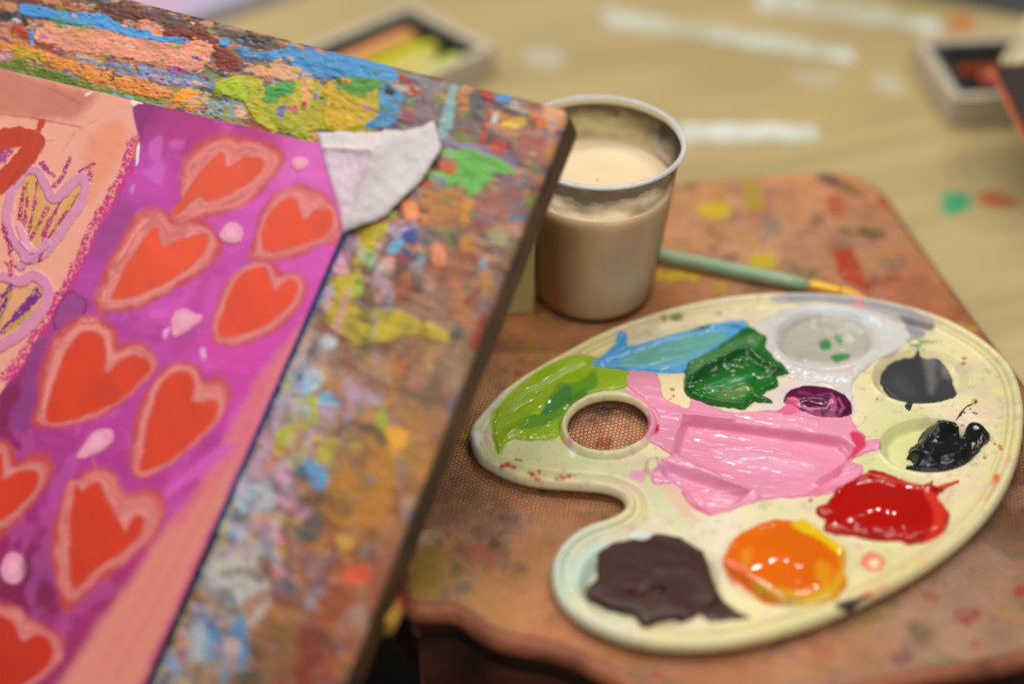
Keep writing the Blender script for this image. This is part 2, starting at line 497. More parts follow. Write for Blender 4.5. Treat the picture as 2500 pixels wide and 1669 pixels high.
bx0, bx1, by0, by1 = board_out[:, 0].min(), board_out[:, 0].max(), board_out[:, 1].min(), board_out[:, 1].max()
step = 0.0011
xs = np.arange(bx0 - 0.01, bx1 + 0.01, step); ys = np.arange(by0 - 0.01, by1 + 0.01, step)
X, Y = np.meshgrid(xs, ys)
D = sdf(board_out, X, Y)
P = np.stack([X, Y, np.zeros_like(X)], -1)
px, py = pix_grid(P)
cv = Canvas(px, py, X * 1000, Y * 1000, (0, 0, 0))
cv.blur_seeds([(1700, 450, (196, 138, 96)), (1950, 430, (205, 135, 95)), (2080, 600, (176, 124, 96)), (1850, 560, (190, 140, 112)), (1650, 560, (198, 140, 104)),
               (1300, 800, (190, 124, 80)), (1250, 900, (170, 116, 78)), (1130, 1020, (168, 124, 86)), (1150, 1200, (158, 106, 80)), (1200, 1280, (165, 115, 95)), (1330, 1380, (182, 126, 88)),
               (1250, 1480, (180, 120, 76)), (1350, 1560, (182, 112, 78)), (1450, 1040, (184, 128, 98)), (2200, 750, (176, 104, 70)), (2350, 850, (160, 90, 60)), (2480, 1250, (110, 68, 44)),
               (2400, 1400, (158, 118, 98)), (2300, 1550, (165, 125, 102)), (2000, 1620, (176, 122, 88)), (1700, 1640, (168, 108, 74)), (1620, 720, (186, 120, 80)), (1100, 1430, (178, 128, 84))])
mm = np.stack([fbm(X * 70, Y * 70, s_, 5, 0.6) for s_ in (2, 5, 9)], -1)
cv.col *= np.array([1.45, 1.52, 1.42]) + 0.8 * (mm[..., :1] - 0.5) + np.array([0.1, 0.25, 0.45]) * (mm[..., 1:2] - 0.5) * 1.6
for rgb, thr, s_ in (((120, 92, 90), 0.63, 21), ((205, 150, 60), 0.66, 33), ((190, 140, 130), 0.62, 45), ((196, 92, 60), 0.69, 58), ((110, 112, 66), 0.70, 63), ((70, 58, 56), 0.70, 71)):
    n = fbm(X * 60, Y * 60, s_, 5, 0.6)
    a = sstep(thr - .03, thr + 0.09, n)[..., None] * 0.42
    cv.col = cv.col * (1 - a) + lin(rgb) * a
Yl, Rd = (240, 206, 45), (205, 70, 45)
for pts, rgb, al in (('280,340 350,320 450,305 475,360 440,390 300,405', Yl, 1), ('570,110 640,150 700,330 640,375 570,330', (205, 175, 60), .9), ('610,640 760,630 770,700 720,730 630,720', (232, 205, 40), 1),
                     ('20,740 240,745 250,780 20,785', Yl, 1), ('370,800 460,800 440,880 380,870', (225, 185, 50), .9), ('260,240 480,230 440,300 300,290', (200, 145, 60), .6),
                     ('1090,260 1190,250 1210,380 1110,370', (205, 95, 65), .8), ('1420,250 1500,270 1540,350 1470,340', (205, 80, 60), .9), ('1140,590 1250,600 1290,700 1370,840 1330,870 1190,780', Rd, 1),
                     ('1040,110 1120,110 1330,230 1280,260 1080,180', (120, 88, 82), 1), ('1170,110 1330,210 1390,260 1290,220', (222, 165, 60), .8), ('1180,450 1280,470 1330,440 1460,480 1450,530 1280,520 1190,500', (92, 84, 50), .8),
                     ('1010,380 1060,370 1080,430 1000,440', (140, 100, 80), .7), ('160,150 280,140 270,210 180,210', (140, 104, 84), .7), ('680,400 760,390 800,480 700,560', (150, 130, 120), .6),
                     ('1560,490 1620,520 1650,580 1590,560', (190, 160, 70), .8), ('1950,1060 2050,1080 2080,1110 1980,1110', (210, 180, 50), .8), ('900,720 1060,720 1010,780 900,770', (130, 116, 84), .7),
                     ('1440,660 1600,650 1590,720 1460,710', (140, 124, 112), .6), ('1540,820 1700,760 1790,900 1600,930', (190, 120, 88), .7)):
    cv.poly(ZR(pts), rgb, soft=5, rough=12, alpha=al, grain=0.36, seed=abs(hash(pts)) % 50 if False else len(pts) % 37)
for x, y, r, rgb in ((1445, 1030, 14, (60, 62, 80)), (1482, 1003, 12, (80, 74, 84)), (1475, 1082, 26, (178, 66, 40)), (1265, 912, 10, (180, 50, 40)), (1300, 850, 16, (205, 170, 60)), (1135, 1065, 9, (215, 175, 40)), (1330, 1200, 14, (60, 90, 40)),
                     (1280, 975, 9, (150, 60, 50)), (1600, 1450 + 200, 18, (190, 90, 60)), (2200, 1605, 26, (140, 70, 90)), (2360, 1500, 40, (170, 66, 56)), (2385, 1572, 14, (190, 80, 60)), (2490, 1440, 20, (190, 40, 35)),
                     (2270, 1455, 20, (180, 90, 70)), (1080, 1440, 16, (120, 116, 104)), (1255, 1410, 14, (180, 150, 60)), (1210, 1330, 22, (110, 84, 56)), (2300, 1610, 22, (150, 150, 96)), (1090, 1000, 12, (205, 150, 60))):
    th = np.linspace(0, 2 * np.pi, 8, endpoint=False)
    cv.poly(np.stack([x + r * np.cos(th), y + 0.65 * r * np.sin(th)], -1), rgb, soft=5, rough=r * 0.6, alpha=0.7, grain=0.36, seed=x % 31)
# torn corner: paler bare layer with a lifted lip
cv.poly(ZB('530,330 700,300 820,320 880,420 860,560 840,740 700,780 560,740 470,600 490,440'), (190, 148, 72), soft=10, rough=8, vary=0.2)
cv.poly(ZB('640,210 780,170 870,240 900,300 760,300 600,290 560,260'), (226, 186, 150), soft=8, rough=4)  # pale highlight along the lip, put into the colour
cv.stroke(ZB('800,190 900,320 1050,480 1300,620 1600,760'), 5, (205, 140, 96), soft=8, rough=4, alpha=0.8)
cv.poly(ZB('1000,640 1120,640 1110,740 980,740'), (130, 124, 108), soft=8, rough=8, alpha=0.8)
lip = line_dist(ZB('600,235 780,200 880,290'), px, py)
Hh = 0.0025 * np.exp(-(lip / 16.0) ** 2) + 0.0012 * sstep(0.52, 0.7, fbm(X * 25, Y * 25, 4, 3)) * 0.5
crease = line_dist(ZB('800,190 900,320 1050,480 1300,620 1600,760'), px, py)
Hh += 0.0012 * np.exp(-(crease / 14.0) ** 2)
P[..., 2] = Hh * sstep(0.0, -0.01, D)
inside = (D < -0.004)
cell = inside[:-1, :-1] & inside[1:, :-1] & inside[:-1, 1:] & inside[1:, 1:]
hb = empty('hardboard', (board_out[:, 0].mean(), board_out[:, 1].mean(), TABLE_Z), 'brown mesh-backed hardboard spattered with dried paint, lying under the palette', 'board')
grid_part('top_face', P, cell, M_hardboard, hb, cv.col)
M_bedge = mat('board_edge', (170, 100, 66), rough=0.6, mottle=((120, 66, 40), 40, 0.4, 0.65), bump=(160, 0.3, 0.002))
M_bunder = mat('board_flank', (118, 62, 42), rough=0.7, mottle=((70, 38, 26), 30, 0.4, 0.65), bump=(160, 0.3, 0.002))
ol = resample(board_out, 700)
prof = [(0.009, -0.0006), (0.0055, -0.0003), (0.003, -0.0009), (0.0012, -0.0022), (0.0003, -0.0042), (0.0, -0.0065)]
sweep_closed('rounded_edge', [np.c_[offset(ol, d, 1), np.full(len(ol), z)] for d, z in prof], M_bedge, hb)
prof = [(0.0004, -0.0062), (0.003, -0.009), (0.003, -0.0205), (0.03, -0.0208)]
sweep_closed('flank', [np.c_[offset(ol, d, 1), np.full(len(ol), z)] for d, z in prof], M_bunder, hb)

fr_ = offset(ol, .006, 1); sel = [k for k in range(len(ol)) if ol[k, 1] < .425]
jump = max(range(len(sel)), key=lambda q: sel[q] - sel[q - 1] if q else 0)
if sel[jump] - sel[jump - 1] > 3: sel = sel[jump:] + sel[:jump]
fo, fi = fr_[sel], offset(ol, .022, 1)[sel]; nf = len(sel)
co = np.concatenate([np.c_[fo, np.full(nf, -.0212)], np.c_[fo, np.full(nf, -.085)], np.c_[fi, np.full(nf, -.085)], np.c_[fi, np.full(nf, -.0212)]])
fc = [(a_ * nf + k, b_ * nf + k, b_ * nf + k + 1, a_ * nf + k + 1) for a_, b_ in ((0, 1), (1, 2), (2, 3)) for k in range(nf - 1)]
raw_mesh('underframe', co, fc, M_bunder, hb)

# ------------------------------------------------------------------ tilted drawing board
def ray_n(x, y): return ray(x, y)
BA = CAM + 0.57 * ray(1398, 266)
rb = ray(0, -85); BB = CAM + (BA[2] - CAM[2]) / rb[2] * rb
BE = (BB - BA) / np.linalg.norm(BB - BA)                 # along the top edge, to the left
rc = ray(845, 1669); BC = CAM + np.dot(BA - CAM, BE) / np.dot(rc, BE) * rc
BV = (BC - BA) / np.linalg.norm(BC - BA)                 # down the board
BN = np.cross(BE, BV); BN *= np.sign(BN[2])
BW, BL, BT = 0.46, 0.33, 0.017
def on_board(x, y, h=0.0):
    r = ray(x, y); return CAM + (np.dot(BA + h * BN - CAM, BN) / np.dot(r, BN)) * r
us = np.arange(0, BW, 0.00042); vs_ = np.arange(0, BL, 0.00042)
uv_lim = 0.40
us = us[us < uv_lim]
U_, V_ = np.meshgrid(us, vs_)
P = BA + U_[..., None] * BE + V_[..., None] * BV
px, py = pix_grid(P)
gx, gy = U_ * 1000, V_ * 1000
cv = Canvas(px, py, gx, gy, (0, 0, 0))
cv.blur_seeds([(100, 40, (92, 60, 62)), (300, 20, (100, 70, 58)), (450, 90, (110, 62, 52)), (650, 110, (128, 98, 84)), (800, 170, (90, 130, 165)), (1000, 190, (128, 116, 116)), (1150, 260, (118, 108, 104)),
               (1300, 280, (150, 104, 84)), (1350, 300, (200, 150, 110)), (1280, 400, (150, 105, 96)), (1150, 480, (150, 108, 98)), (1200, 620, (150, 112, 90)), (1000, 650, (140, 96, 80)), (1100, 760, (158, 120, 92)),
               (1040, 850, (150, 114, 86)), (920, 950, (168, 128, 96)), (950, 1100, (176, 126, 62)), (880, 1200, (168, 112, 52)), (800, 1300, (160, 104, 60)), (820, 1400, (166, 92, 56)), (700, 1500, (146, 96, 58)), (760, 1600, (150, 74, 48)),
               (600, 1300, (160, 150, 150)), (550, 1450, (150, 148, 156)), (480, 1600, (150, 140, 140)), (640, 1150, (165, 150, 165)), (700, 950, (165, 150, 160)), (250, 160, (190, 120, 70)), (50, 120, (170, 100, 60)), (500, 260, (160, 150, 60))], 3.0)
# mottled history of old paint under everything
far_w = sstep(45, 150, gy + .25 * np.maximum(60 - gx, 0)) * .75          # thick fine crust along the top rail, broader smears lower down
n1 = fbm(gx * 0.10, gy * 0.10, 12, 5, 0.55); n2 = fbm(gx * 0.10, gy * 0.16, 40, 5, 0.62)
cv.col *= 1 + 0.75 * (n1[..., None] - 0.5)
for rgb, thr, s_ in (((205, 140, 60), .60, 3), ((110, 90, 120), .61, 15), ((90, 130, 170), .645, 27), ((70, 66, 60), .60, 39), ((200, 140, 110), .60, 51), ((150, 60, 46), .63, 66), ((120, 140, 60), .645, 77), ((190, 175, 165), .65, 88)):
    n = fbm(gx * 0.075, gy * 0.24, s_, 5, 0.66) * (1 - far_w) + fbm(gx * 0.09 + gy * .02, gy * 0.07, s_, 3, 0.5) * far_w
    a = (sstep(thr - .02 * far_w, thr + 0.025 + .12 * far_w, n) * (0.85 - .55 * far_w))[..., None]
    cv.col = cv.col * (1 - a) + lin(rgb) * a
    cv.h += a[..., 0] * 0.00022
def L(Z, items, **kw):
    for i, it in enumerate(items):
        pts, rgb = it[0], it[1]
        o = dict(soft=3, rough=9, h=0.0003, grain=0.26, seed=i * 3 + 1, stretch=(0.6, 1.4), sc=22, vary=.24)
        o.update(kw)
        if len(it) > 2: o.update(it[2])
        cv.poly(Z(pts), rgb, **o)
BL1, PCH, MAR = (72, 150, 212), (228, 154, 130), (122, 48, 40)
L(Z1, [('640,20 900,60 1020,120 1000,150 780,130 650,90', (104, 52, 42)), ('1040,190 1200,175 1330,200 1340,290 1200,290 1030,240', (126, 54, 44)), ('1350,250 1450,320 1520,380 1515,465 1420,445 1345,360', (134, 48, 38)),
       ('0,60 180,110 220,200 120,160 0,150', (60, 52, 66)), ('1380,180 1600,200 1780,260 1700,330 1550,280 1400,230', (112, 92, 82)), ('1500,220 1700,250 1690,310 1560,290', (52, 46, 46), dict(grain=.5)),
       ('-200,100 0,140 100,170 80,250 -200,200', (190, 130, 110)), ('230,270 235,180 330,150 420,190 560,180 700,190 800,230 960,250 1020,275 1335,270 1355,340 1290,455 1130,430 900,390 650,360 430,330 350,290', PCH, dict(grain=.26, h=.0005)),
       ('900,140 990,150 1025,200 1020,300 940,260', PCH), ('70,200 130,150 180,190 205,260 90,245', (172, 62, 38)), ('170,130 215,140 215,230 190,220', (220, 150, 80)), ('440,190 560,185 570,230 470,240', (205, 160, 70), dict(alpha=.7)),
       ('130,30 260,45 430,80 640,90 720,130 860,190 960,200 1000,235 1170,238 1190,275 1060,275 900,250 760,220 640,188 450,160 260,112 140,92', BL1, dict(grain=.25, h=.0006, rough=5)), ('190,180 212,170 215,290 195,285', (80, 150, 205), dict(rough=3)),
       ('350,130 560,145 620,165 600,185 400,170', (110, 150, 110), dict(alpha=.6)),
       ('1540,315 1700,330 1780,290 1900,300 2100,330 2380,400 2380,510 2150,495 1950,515 1900,450 1800,385 1560,370', (74, 150, 208), dict(grain=.3, h=.0005)), ('1400,255 1460,250 1450,300 1400,290', BL1, dict(rough=4)),
       ('1600,430 1800,405 1910,440 1890,510 1700,490 1560,470', (216, 166, 130)), ('1650,410 1730,420 1720,470 1660,470', (230, 165, 80), dict(grain=.5)),
       ('480,365 800,410 1100,450 1350,490 1345,565 1000,530 700,440', (112, 146, 190), dict(grain=.45)), ('880,470 1200,500 1330,540 1200,560 950,520', (190, 150, 190), dict(grain=.52)), ('1080,430 1200,420 1200,470 1100,470', (175, 90, 160), dict(grain=.45)),
       ('-200,190 0,235 140,260 300,330 500,400 700,455 860,500 1000,560 1090,610 960,630 750,560 500,490 250,400 0,325 -200,280', (222, 142, 62), dict(h=.0006, grain=.36)),
       ('-200,310 0,360 200,408 450,495 620,560 780,600 850,650 700,650 600,600 300,530 0,455 -200,420', (104, 128, 36), dict(h=.0005, grain=.34)), ('100,300 280,350 270,400 120,370', (180, 165, 40), dict(grain=.4)), ('0,330 80,350 70,390 0,380', (205, 150, 170), dict(grain=.4)),
       ('600,560 820,600 960,640 1100,690 1000,700 760,640', (120, 140, 50), dict(grain=.42)), ('620,590 860,640 1150,710 1350,760 1300,770 900,680 640,610', (120, 165, 190), dict(grain=.42)),
       ('1130,590 1220,570 1340,640 1300,660 1210,690 1100,630', (236, 156, 36), dict(h=.0006)), ('860,530 1000,540 1110,590 980,600', (228, 150, 90), dict(h=.0006)), ('1200,640 1500,640 1560,740 1420,760 1240,700', (150, 170, 180), dict(grain=.46)), ('1500,690 1570,700 1580,770 1510,750', (220, 170, 140)),
       ('1355,575 1420,505 1520,480 1650,505 1700,560 1850,540 1900,515 2050,530 2380,500 2380,830 2000,840 1990,900 1900,880 1700,830 1600,740 1550,650 1420,610', (184, 174, 34), dict(h=.0009, grain=.30)),
       ('1360,580 1420,505 1520,490 1600,560 1560,640 1420,610', (172, 190, 30), dict(h=.0004)), ('1700,560 1850,525 1895,520 1880,590 1760,650 1690,640', (78, 160, 80), dict(h=.0003)), ('1920,470 1990,480 1980,640 1930,660', (226, 170, 110), dict(grain=.4)),
       ('1560,680 1680,720 1800,850 1920,880 1990,860 1900,780 1700,700', (160, 168, 28), dict(grain=.4)), ('1770,680 1820,680 1815,750 1770,745', (120, 120, 175)), ('1840,690 1900,680 1890,730', (210, 100, 130), dict(rough=4)), ('1920,660 1960,655 1950,700', (190, 50, 90), dict(rough=4)), ('1990,600 2030,600 2020,640', (130, 120, 180), dict(rough=4))], rough=14, soft=2, sc=16)
L(Z2, [('0,340 160,350 330,390 430,440 430,520 300,520 120,495 0,480', (76, 150, 205), dict(grain=.3)), ('40,495 130,490 260,505 390,535 300,590 200,625 80,575', (96, 156, 64)), ('0,530 80,570 200,640 330,690 320,770 200,820 0,825', (204, 170, 30), dict(h=.0007, grain=.32)),
       ('330,620 430,620 440,700 350,710', (108, 152, 50)), ('330,560 440,560 470,650 450,780 300,830 220,820 330,720', (80, 150, 196), dict(grain=.36)), ('360,570 430,560 420,610 370,600', (50, 44, 46)), ('480,700 560,700 550,790 470,790', (150, 76, 100), dict(alpha=.8)),
       ('430,430 520,520 640,620 625,655 540,590 470,490', (186, 70, 52), dict(grain=.26)), ('520,470 760,540 740,600 620,580', (140, 136, 140), dict(grain=.42)), ('580,600 700,640 680,740 560,740', (140, 120, 128)),
       ('780,550 830,560 810,680 790,800 740,885 705,860 735,690', (146, 182, 186), dict(grain=.22)), ('840,570 920,560 900,700 830,690', (206, 140, 70), dict(grain=.45)), ('910,600 1010,600 1000,760 920,740', (92, 90, 92), dict(grain=.4)),
       ('960,565 1030,575 1042,680 1020,800 1000,930 968,920 1000,740 1000,620', (180, 62, 56), dict(grain=.24)), ('1070,600 1160,600 1170,655 1100,660', (84, 146, 200), dict(rough=5)), ('1050,730 1080,720 1080,790 1040,780', (210, 210, 200)),
       ('1100,780 1180,760 1250,750 1252,800 1120,822', (224, 188, 72), dict(rough=6)), ('1270,735 1385,735 1385,800 1300,800', (226, 122, 70)), ('1270,760 1330,760 1320,810', (110, 90, 60)), ('1380,660 1480,660 1575,690 1530,760 1470,800 1420,860 1385,760', (216, 156, 118), dict(grain=.25)),
       ('1210,850 1380,860 1380,1000 1240,1060', (172, 104, 90), dict(grain=.42)), ('760,890 1000,940 1210,1050 1190,1085 950,990 740,930', (142, 124, 156), dict(grain=.25)), ('1040,900 1140,910 1130,990 1050,980', (190, 80, 62), dict(grain=.4)),
       ('715,970 880,958 1060,1000 1195,1080 1160,1112 1060,1110 1045,1150 900,1262 870,1200 700,1185 620,1120 720,1090 830,1090 800,1000', (112, 182, 86), dict(grain=.24)), ('720,1040 810,1040 800,1100 730,1090', (200, 100, 60)), ('640,1140 760,1130 760,1190 660,1180', (150, 140, 160), dict(grain=.4)),
       ('600,1230 800,1220 900,1290 880,1420 640,1430', (184, 126, 62), dict(grain=.42)), ('480,1290 570,1290 570,1400 500,1400', (238, 146, 96)), ('690,1170 620,1150 600,1210', (206, 100, 66))], seed=40)
L(Z5, [('1180,640 1330,560 1500,560 1420,760 1180,820', (160, 100, 92), dict(grain=.4)), ('690,1050 800,1090 880,1200 700,1300 600,1280 650,1180', (108, 74, 60), dict(grain=.22)), ('740,1300 900,1200 1100,1180 1100,1350 960,1440', (158, 118, 100), dict(grain=.4)),
       ('640,780 820,740 830,800 680,860', (185, 160, 195), dict(grain=.4)), ('560,830 650,830 600,960 540,960', (200, 160, 160), dict(grain=.4)),
       ('460,800 640,760 650,810 560,930 530,1010 490,1090 480,1200 420,1260 560,1310 700,1320 830,1390 1000,1460 1030,1530 850,1490 700,1510 500,1570 380,1530 330,1480 220,1410 260,1200 320,1110 420,1000 440,900', (200, 178, 22), dict(h=.0008, grain=.28)),
       ('520,950 560,960 540,1080 500,1060', (150, 190, 60)), ('440,1120 490,1120 470,1240 430,1230', (170, 190, 70)), ('380,890 460,850 430,950 400,1070 330,1095 300,1060', (220, 154, 190), dict(h=.0005, grain=.25)), ('250,1200 300,1230 230,1390 200,1400', (214, 160, 180)),
       ('640,930 720,865 745,900 720,950 660,975', (112, 186, 224), dict(rough=5)), ('740,840 825,805 832,900 770,885', (40, 72, 156), dict(rough=5)), ('745,945 800,940 790,980 755,975', (40, 60, 130), dict(rough=4)), ('860,820 960,810 980,880 880,900', (110, 110, 110), dict(grain=.4)),
       ('740,650 820,650 820,740 760,740', (240, 154, 106), dict(rough=6)), ('850,740 900,730 900,780 860,780', (236, 150, 100), dict(rough=5)), ('930,920 1000,920 1010,1040 940,1050', (240, 154, 116), dict(rough=7)), ('1110,850 1200,840 1210,930 1130,960', (206, 142, 56), dict(rough=8)),
       ('1120,650 1190,630 1170,760 1110,760', (212, 146, 60), dict(rough=7)), ('510,1140 640,1000 695,1010 640,1180 590,1285 560,1250', (232, 168, 150), dict(h=.0005, grain=.22)), ('1225,1000 1280,1000 1275,1060 1230,1055', (150, 164, 180), dict(rough=5)), ('1290,800 1400,810 1390,920 1300,900', (172, 164, 122), dict(rough=8, grain=.36)),
       ('1180,1200 1230,1200 1130,1340 1080,1400', (158, 56, 52), dict(grain=.32)), ('1080,1400 1150,1360 1100,1520 1040,1560', (76, 84, 80), dict(grain=.3)), ('1250,1090 1310,1080 1290,1200 1250,1230', (200, 140, 70), dict(grain=.36)), ('1220,1380 1280,1330 1230,1560 1170,1560', (150, 46, 40), dict(grain=.25)),
       ('240,1480 340,1480 300,1580 220,1580', (190, 206, 206)), ('640,690 700,700 690,740 640,735', (150, 190, 70), dict(rough=5))], seed=90, soft=6, rough=13, sc=28, alpha=.92)
L(ZL, [('1000,560 1200,440 1340,400 1310,760 1100,790 1010,700', (186, 128, 40), dict(grain=.24)), ('1310,300 1400,300 1420,390 1340,410', (232, 170, 56), dict(rough=8)), ('1110,990 1230,980 1220,1060 1120,1070', (222, 96, 60), dict(rough=9)), ('1180,885 1220,880 1225,930 1185,935', (124, 140, 116), dict(rough=4)),
       ('1060,830 1150,830 1140,900 1080,900', (205, 160, 70), dict(rough=7)), ('1000,1100 1180,1100 1050,1300 950,1300', (160, 84, 44), dict(grain=.35)), ('650,1300 850,1270 880,1480 680,1568', (140, 100, 60), dict(grain=.35)), ('880,1290 1000,1300 950,1600 860,1600', (136, 62, 42), dict(grain=.3)),
       ('840,-20 905,-20 830,160 760,310 700,450 640,490 720,300 780,160', (172, 162, 190), dict(h=.0004, grain=.2)), ('830,180 900,110 965,170 960,260 890,305 830,240', (178, 190, 32), dict(h=.0007)), ('745,400 780,310 870,280 855,380 780,445', (188, 190, 30), dict(h=.0007)),
       ('930,330 990,330 990,370 935,370', (222, 206, 30)), ('1260,210 1310,210 1305,290 1265,290', (168, 186, 50)), ('1120,370 1190,370 1180,410 1130,410', (170, 170, 70)), ('890,200 930,200 930,250 895,250', (150, 206, 220), dict(rough=4)), ('990,130 1070,120 1070,190 1010,200', (110, 176, 216)), ('900,20 1000,20 960,90 910,110', (180, 210, 225)),
       ('990,180 1060,200 1050,260 980,250', (190, 160, 180), dict(grain=.4)), ('1100,60 1270,110 1280,170 1120,150', (178, 156, 176), dict(grain=.4)),
       ('850,450 920,430 1010,500 1000,630 960,590 900,530', (96, 158, 208), dict(h=.0005)), ('530,540 700,520 760,650 600,700 500,720', (186, 168, 194), dict(grain=.3)), ('560,600 740,580 760,680 560,720', (184, 196, 200), dict(grain=.36)),
       ('770,520 830,470 825,590 900,660 945,755 830,725 765,640', (212, 152, 184), dict(h=.0005)), ('640,745 720,730 800,800 870,865 780,875 690,835', (214, 150, 176), dict(h=.0005)), ('600,870 700,930 860,1060 700,975', (206, 140, 160)), ('480,760 600,780 640,880 520,900', (176, 160, 188), dict(grain=.3)),
       ('790,780 900,790 965,850 860,860', (78, 88, 84), dict(grain=.3)), ('900,760 980,700 1000,800 930,850', (96, 92, 88), dict(grain=.3)), ('740,890 810,880 800,950 740,950', (210, 160, 60), dict(rough=6)), ('510,810 560,800 560,860 520,860', (92, 74, 150), dict(rough=6)),
       ('520,920 640,900 700,1000 745,1160 640,1280 560,1120 430,1090 420,980', (196, 190, 186), dict(h=.0006, grain=.24)), ('330,1110 400,1110 420,1200 350,1200', (206, 150, 180), dict(rough=8)), ('740,1060 880,1060 850,1160 760,1160', (130, 120, 130), dict(grain=.35)),
       ('420,1260 520,1290 600,1230 615,1480 500,1550 410,1400', (88, 150, 196), dict(h=.0005, grain=.28)), ('410,1230 470,1230 470,1280 430,1280', (40, 64, 140), dict(rough=5)), ('500,1340 580,1350 570,1420 500,1410', (200, 190, 200), dict(rough=6)), ('270,1300 380,1300 370,1480 230,1500', (186, 150, 160), dict(grain=.36)), ('360,1310 410,1310 400,1380', (214, 150, 80), dict(rough=5)),
       ('180,1500 420,1500 400,1640 150,1640', (150, 144, 150), dict(grain=.36)), ('260,1190 330,1190 290,1290 230,1380', (170, 150, 60), dict(grain=.36)), ('560,1520 680,1510 660,1600 540,1600', (92, 84, 60), dict(grain=.3))], seed=150, soft=8, rough=17, sc=34, alpha=.9)
# hundreds of small flecks
rng = np.random.default_rng(21)
fl_cols = [(74, 150, 208), (226, 150, 60), (228, 160, 140), (186, 180, 40), (150, 50, 46), (60, 56, 60), (205, 200, 196), (170, 110, 170), (90, 150, 80), (236, 190, 60), (60, 80, 150)]
for i in range(190):
    if i < 130:
        k = rng.random() ** 0.8; x = k * 1400; y = -70 + 0.25 * x + rng.random() * 160 + 8
    else:
        v = rng.random(); x = 1340 - 500 * v - rng.random() * 330 * (0.5 + v * .5); y = 300 + 1330 * v
    if i < 130 and x > 950 and rng.random() < .75: continue
    r = 2.0 + 5 * rng.random() ** 2.4
    th = np.linspace(0, 2 * np.pi, 7, endpoint=False)
    cv.poly(np.stack([x + r * 1.9 * np.cos(th), y + r * (0.75 * np.sin(th) + .45 * np.cos(th))], -1), fl_cols[rng.integers(len(fl_cols))], soft=1.5, rough=r * 0.8, alpha=.9 if i < 130 else .6, h=.0002 if i < 130 else .0, seed=int(rng.integers(60)), sc=9)
lower = ((196, 186, 186), (176, 164, 196), (212, 150, 178), (110, 160, 204), (150, 150, 150), (206, 160, 80), (186, 178, 60), (96, 78, 66), (170, 190, 200), (48, 56, 70))
rightc = ((180, 124, 52), (150, 92, 56), (196, 120, 60), (90, 76, 62), (150, 118, 90), (56, 54, 46), (140, 70, 50), (110, 104, 90), (200, 150, 90))
for i in range(190):
    v = rng.random(); wdt = rng.random()
    ex = 842 - 545 * v + (210 + 180 * (1 - v)) * wdt; y = 600 + 1130 * v
    an = rng.normal(.75, .45) if rng.random() < .6 else rng.normal(2.0, .3)
    ln = (14 + 46 * rng.random()) ; dx, dy = math.cos(an) * ln, math.sin(an) * ln
    bend = rng.normal(0, .25) * ln
    pal_ = lower if rng.random() > wdt * 1.25 else rightc
    cv.stroke([(ex - dx, y - dy), (ex - dy * bend / ln, y + dx * bend / ln), (ex + dx, y + dy)], 5 + 14 * rng.random() ** 1.5, pal_[rng.integers(len(pal_))], soft=6, rough=8, alpha=.3 + .35 * rng.random(), h=.0001, seed=int(rng.integers(80)), dry=.3, vary=.2)
# blue paint plus painted-in edge shadow along the sheet's right edge
cv.poly(np.array([(905, 395), (925, 400), (838, 600), (690, 940), (622, 1095), (520, 1330), (350, 1720), (300, 1720), (320, 1660)]), (22, 72, 124), soft=4, rough=5, grain=.2, smooth=False)
cv.poly(np.array([(520, 1300), (535, 1300), (350, 1720), (290, 1720)]), (24, 44, 70), soft=5, rough=5, smooth=False)
cv.poly(np.array([(690, 860), (712, 840), (705, 880), (690, 890)]), (110, 40, 44), soft=4, rough=5)
fine = fbm(gx * 0.6, gy * 1.5, 5, 3, 0.6)
Hb = cv.h * 0.6 + 0.00028 * (fine - 0.5) + 0.0005 * (fbm(gx * .16, gy * .4, 61, 4, .6) - .5)
cv.col *= 1 + 0.4 * (fbm(gx * 0.5, gy * 1.4, 17, 3, .7)[..., None] - .5)
cv.col **= 1.12
edge_d = np.minimum(U_, V_)
Hb = Hb - .0022 * np.clip(1 - edge_d / .0045, 0, 1) ** 2
P = P + Hb[..., None] * BN
def board_pt(u, v, h=0.0): return BA + u * BE + v * BV + h * BN
# rounded-rectangle mask of the face
rr = 0.006
qx = np.maximum(rr - U_, 0); qy = np.maximum(rr - V_, 0)
inside = (np.hypot(qx, qy) < rr - 0.0006)
cell = inside[:-1, :-1] & inside[1:, :-1] & inside[:-1, 1:] & inside[1:, 1:]
db = empty('drawing_board', tuple(board_pt(0.2, BL * .9, -BT)), 'thick wooden drawing board crusted with dried paint, tilted up at the left', 'drawing board')
grid_part('painted_face', P, cell[:, ::1], M_impasto, db, cv.col, grid_normals(P) * np.sign((grid_normals(P)[10, 10] @ BN)))
co = []; th = np.linspace(0, np.pi / 2, 7)
outl = [(rr - rr * np.sin(a), rr - rr * np.cos(a)) for a in th[::-1]]
outl = [(rr - rr * np.cos(a), rr - rr * np.sin(a)) for a in th] + [(BW, 0), (BW, BL), (0, BL)]
n = len(outl)
def ring(ins, h):
    return [board_pt(min(max(u, ins), BW - ins), min(max(v, ins), BL - ins), h) for u, v in outl]
layers = [ring(0.0035, -0.0012), ring(0.0012, -0.0024), ring(0.0, -0.0042), ring(0.0, -BT + .001), ring(0.001, -BT)]
co = [p for l in layers for p in l]
fcs = [tuple(range(n)), tuple(range(4 * n, 5 * n))[::-1]]
for k in range(4): fcs += [(k * n + i, k * n + (i + 1) % n, (k + 1) * n + (i + 1) % n, (k + 1) * n + i) for i in range(n)]
body = raw_mesh('wooden_body', co, fcs, M_side, db, smooth=False)
# rear prop leg, under the board
lp = board_pt(0.2, 0.02, -BT)
foot = np.array([lp[0] + 0.01, lp[1] + 0.05, TABLE_Z])
tube_mesh('prop_leg', [lp, foot], [0.006, 0.006], M_side, db, n=12)

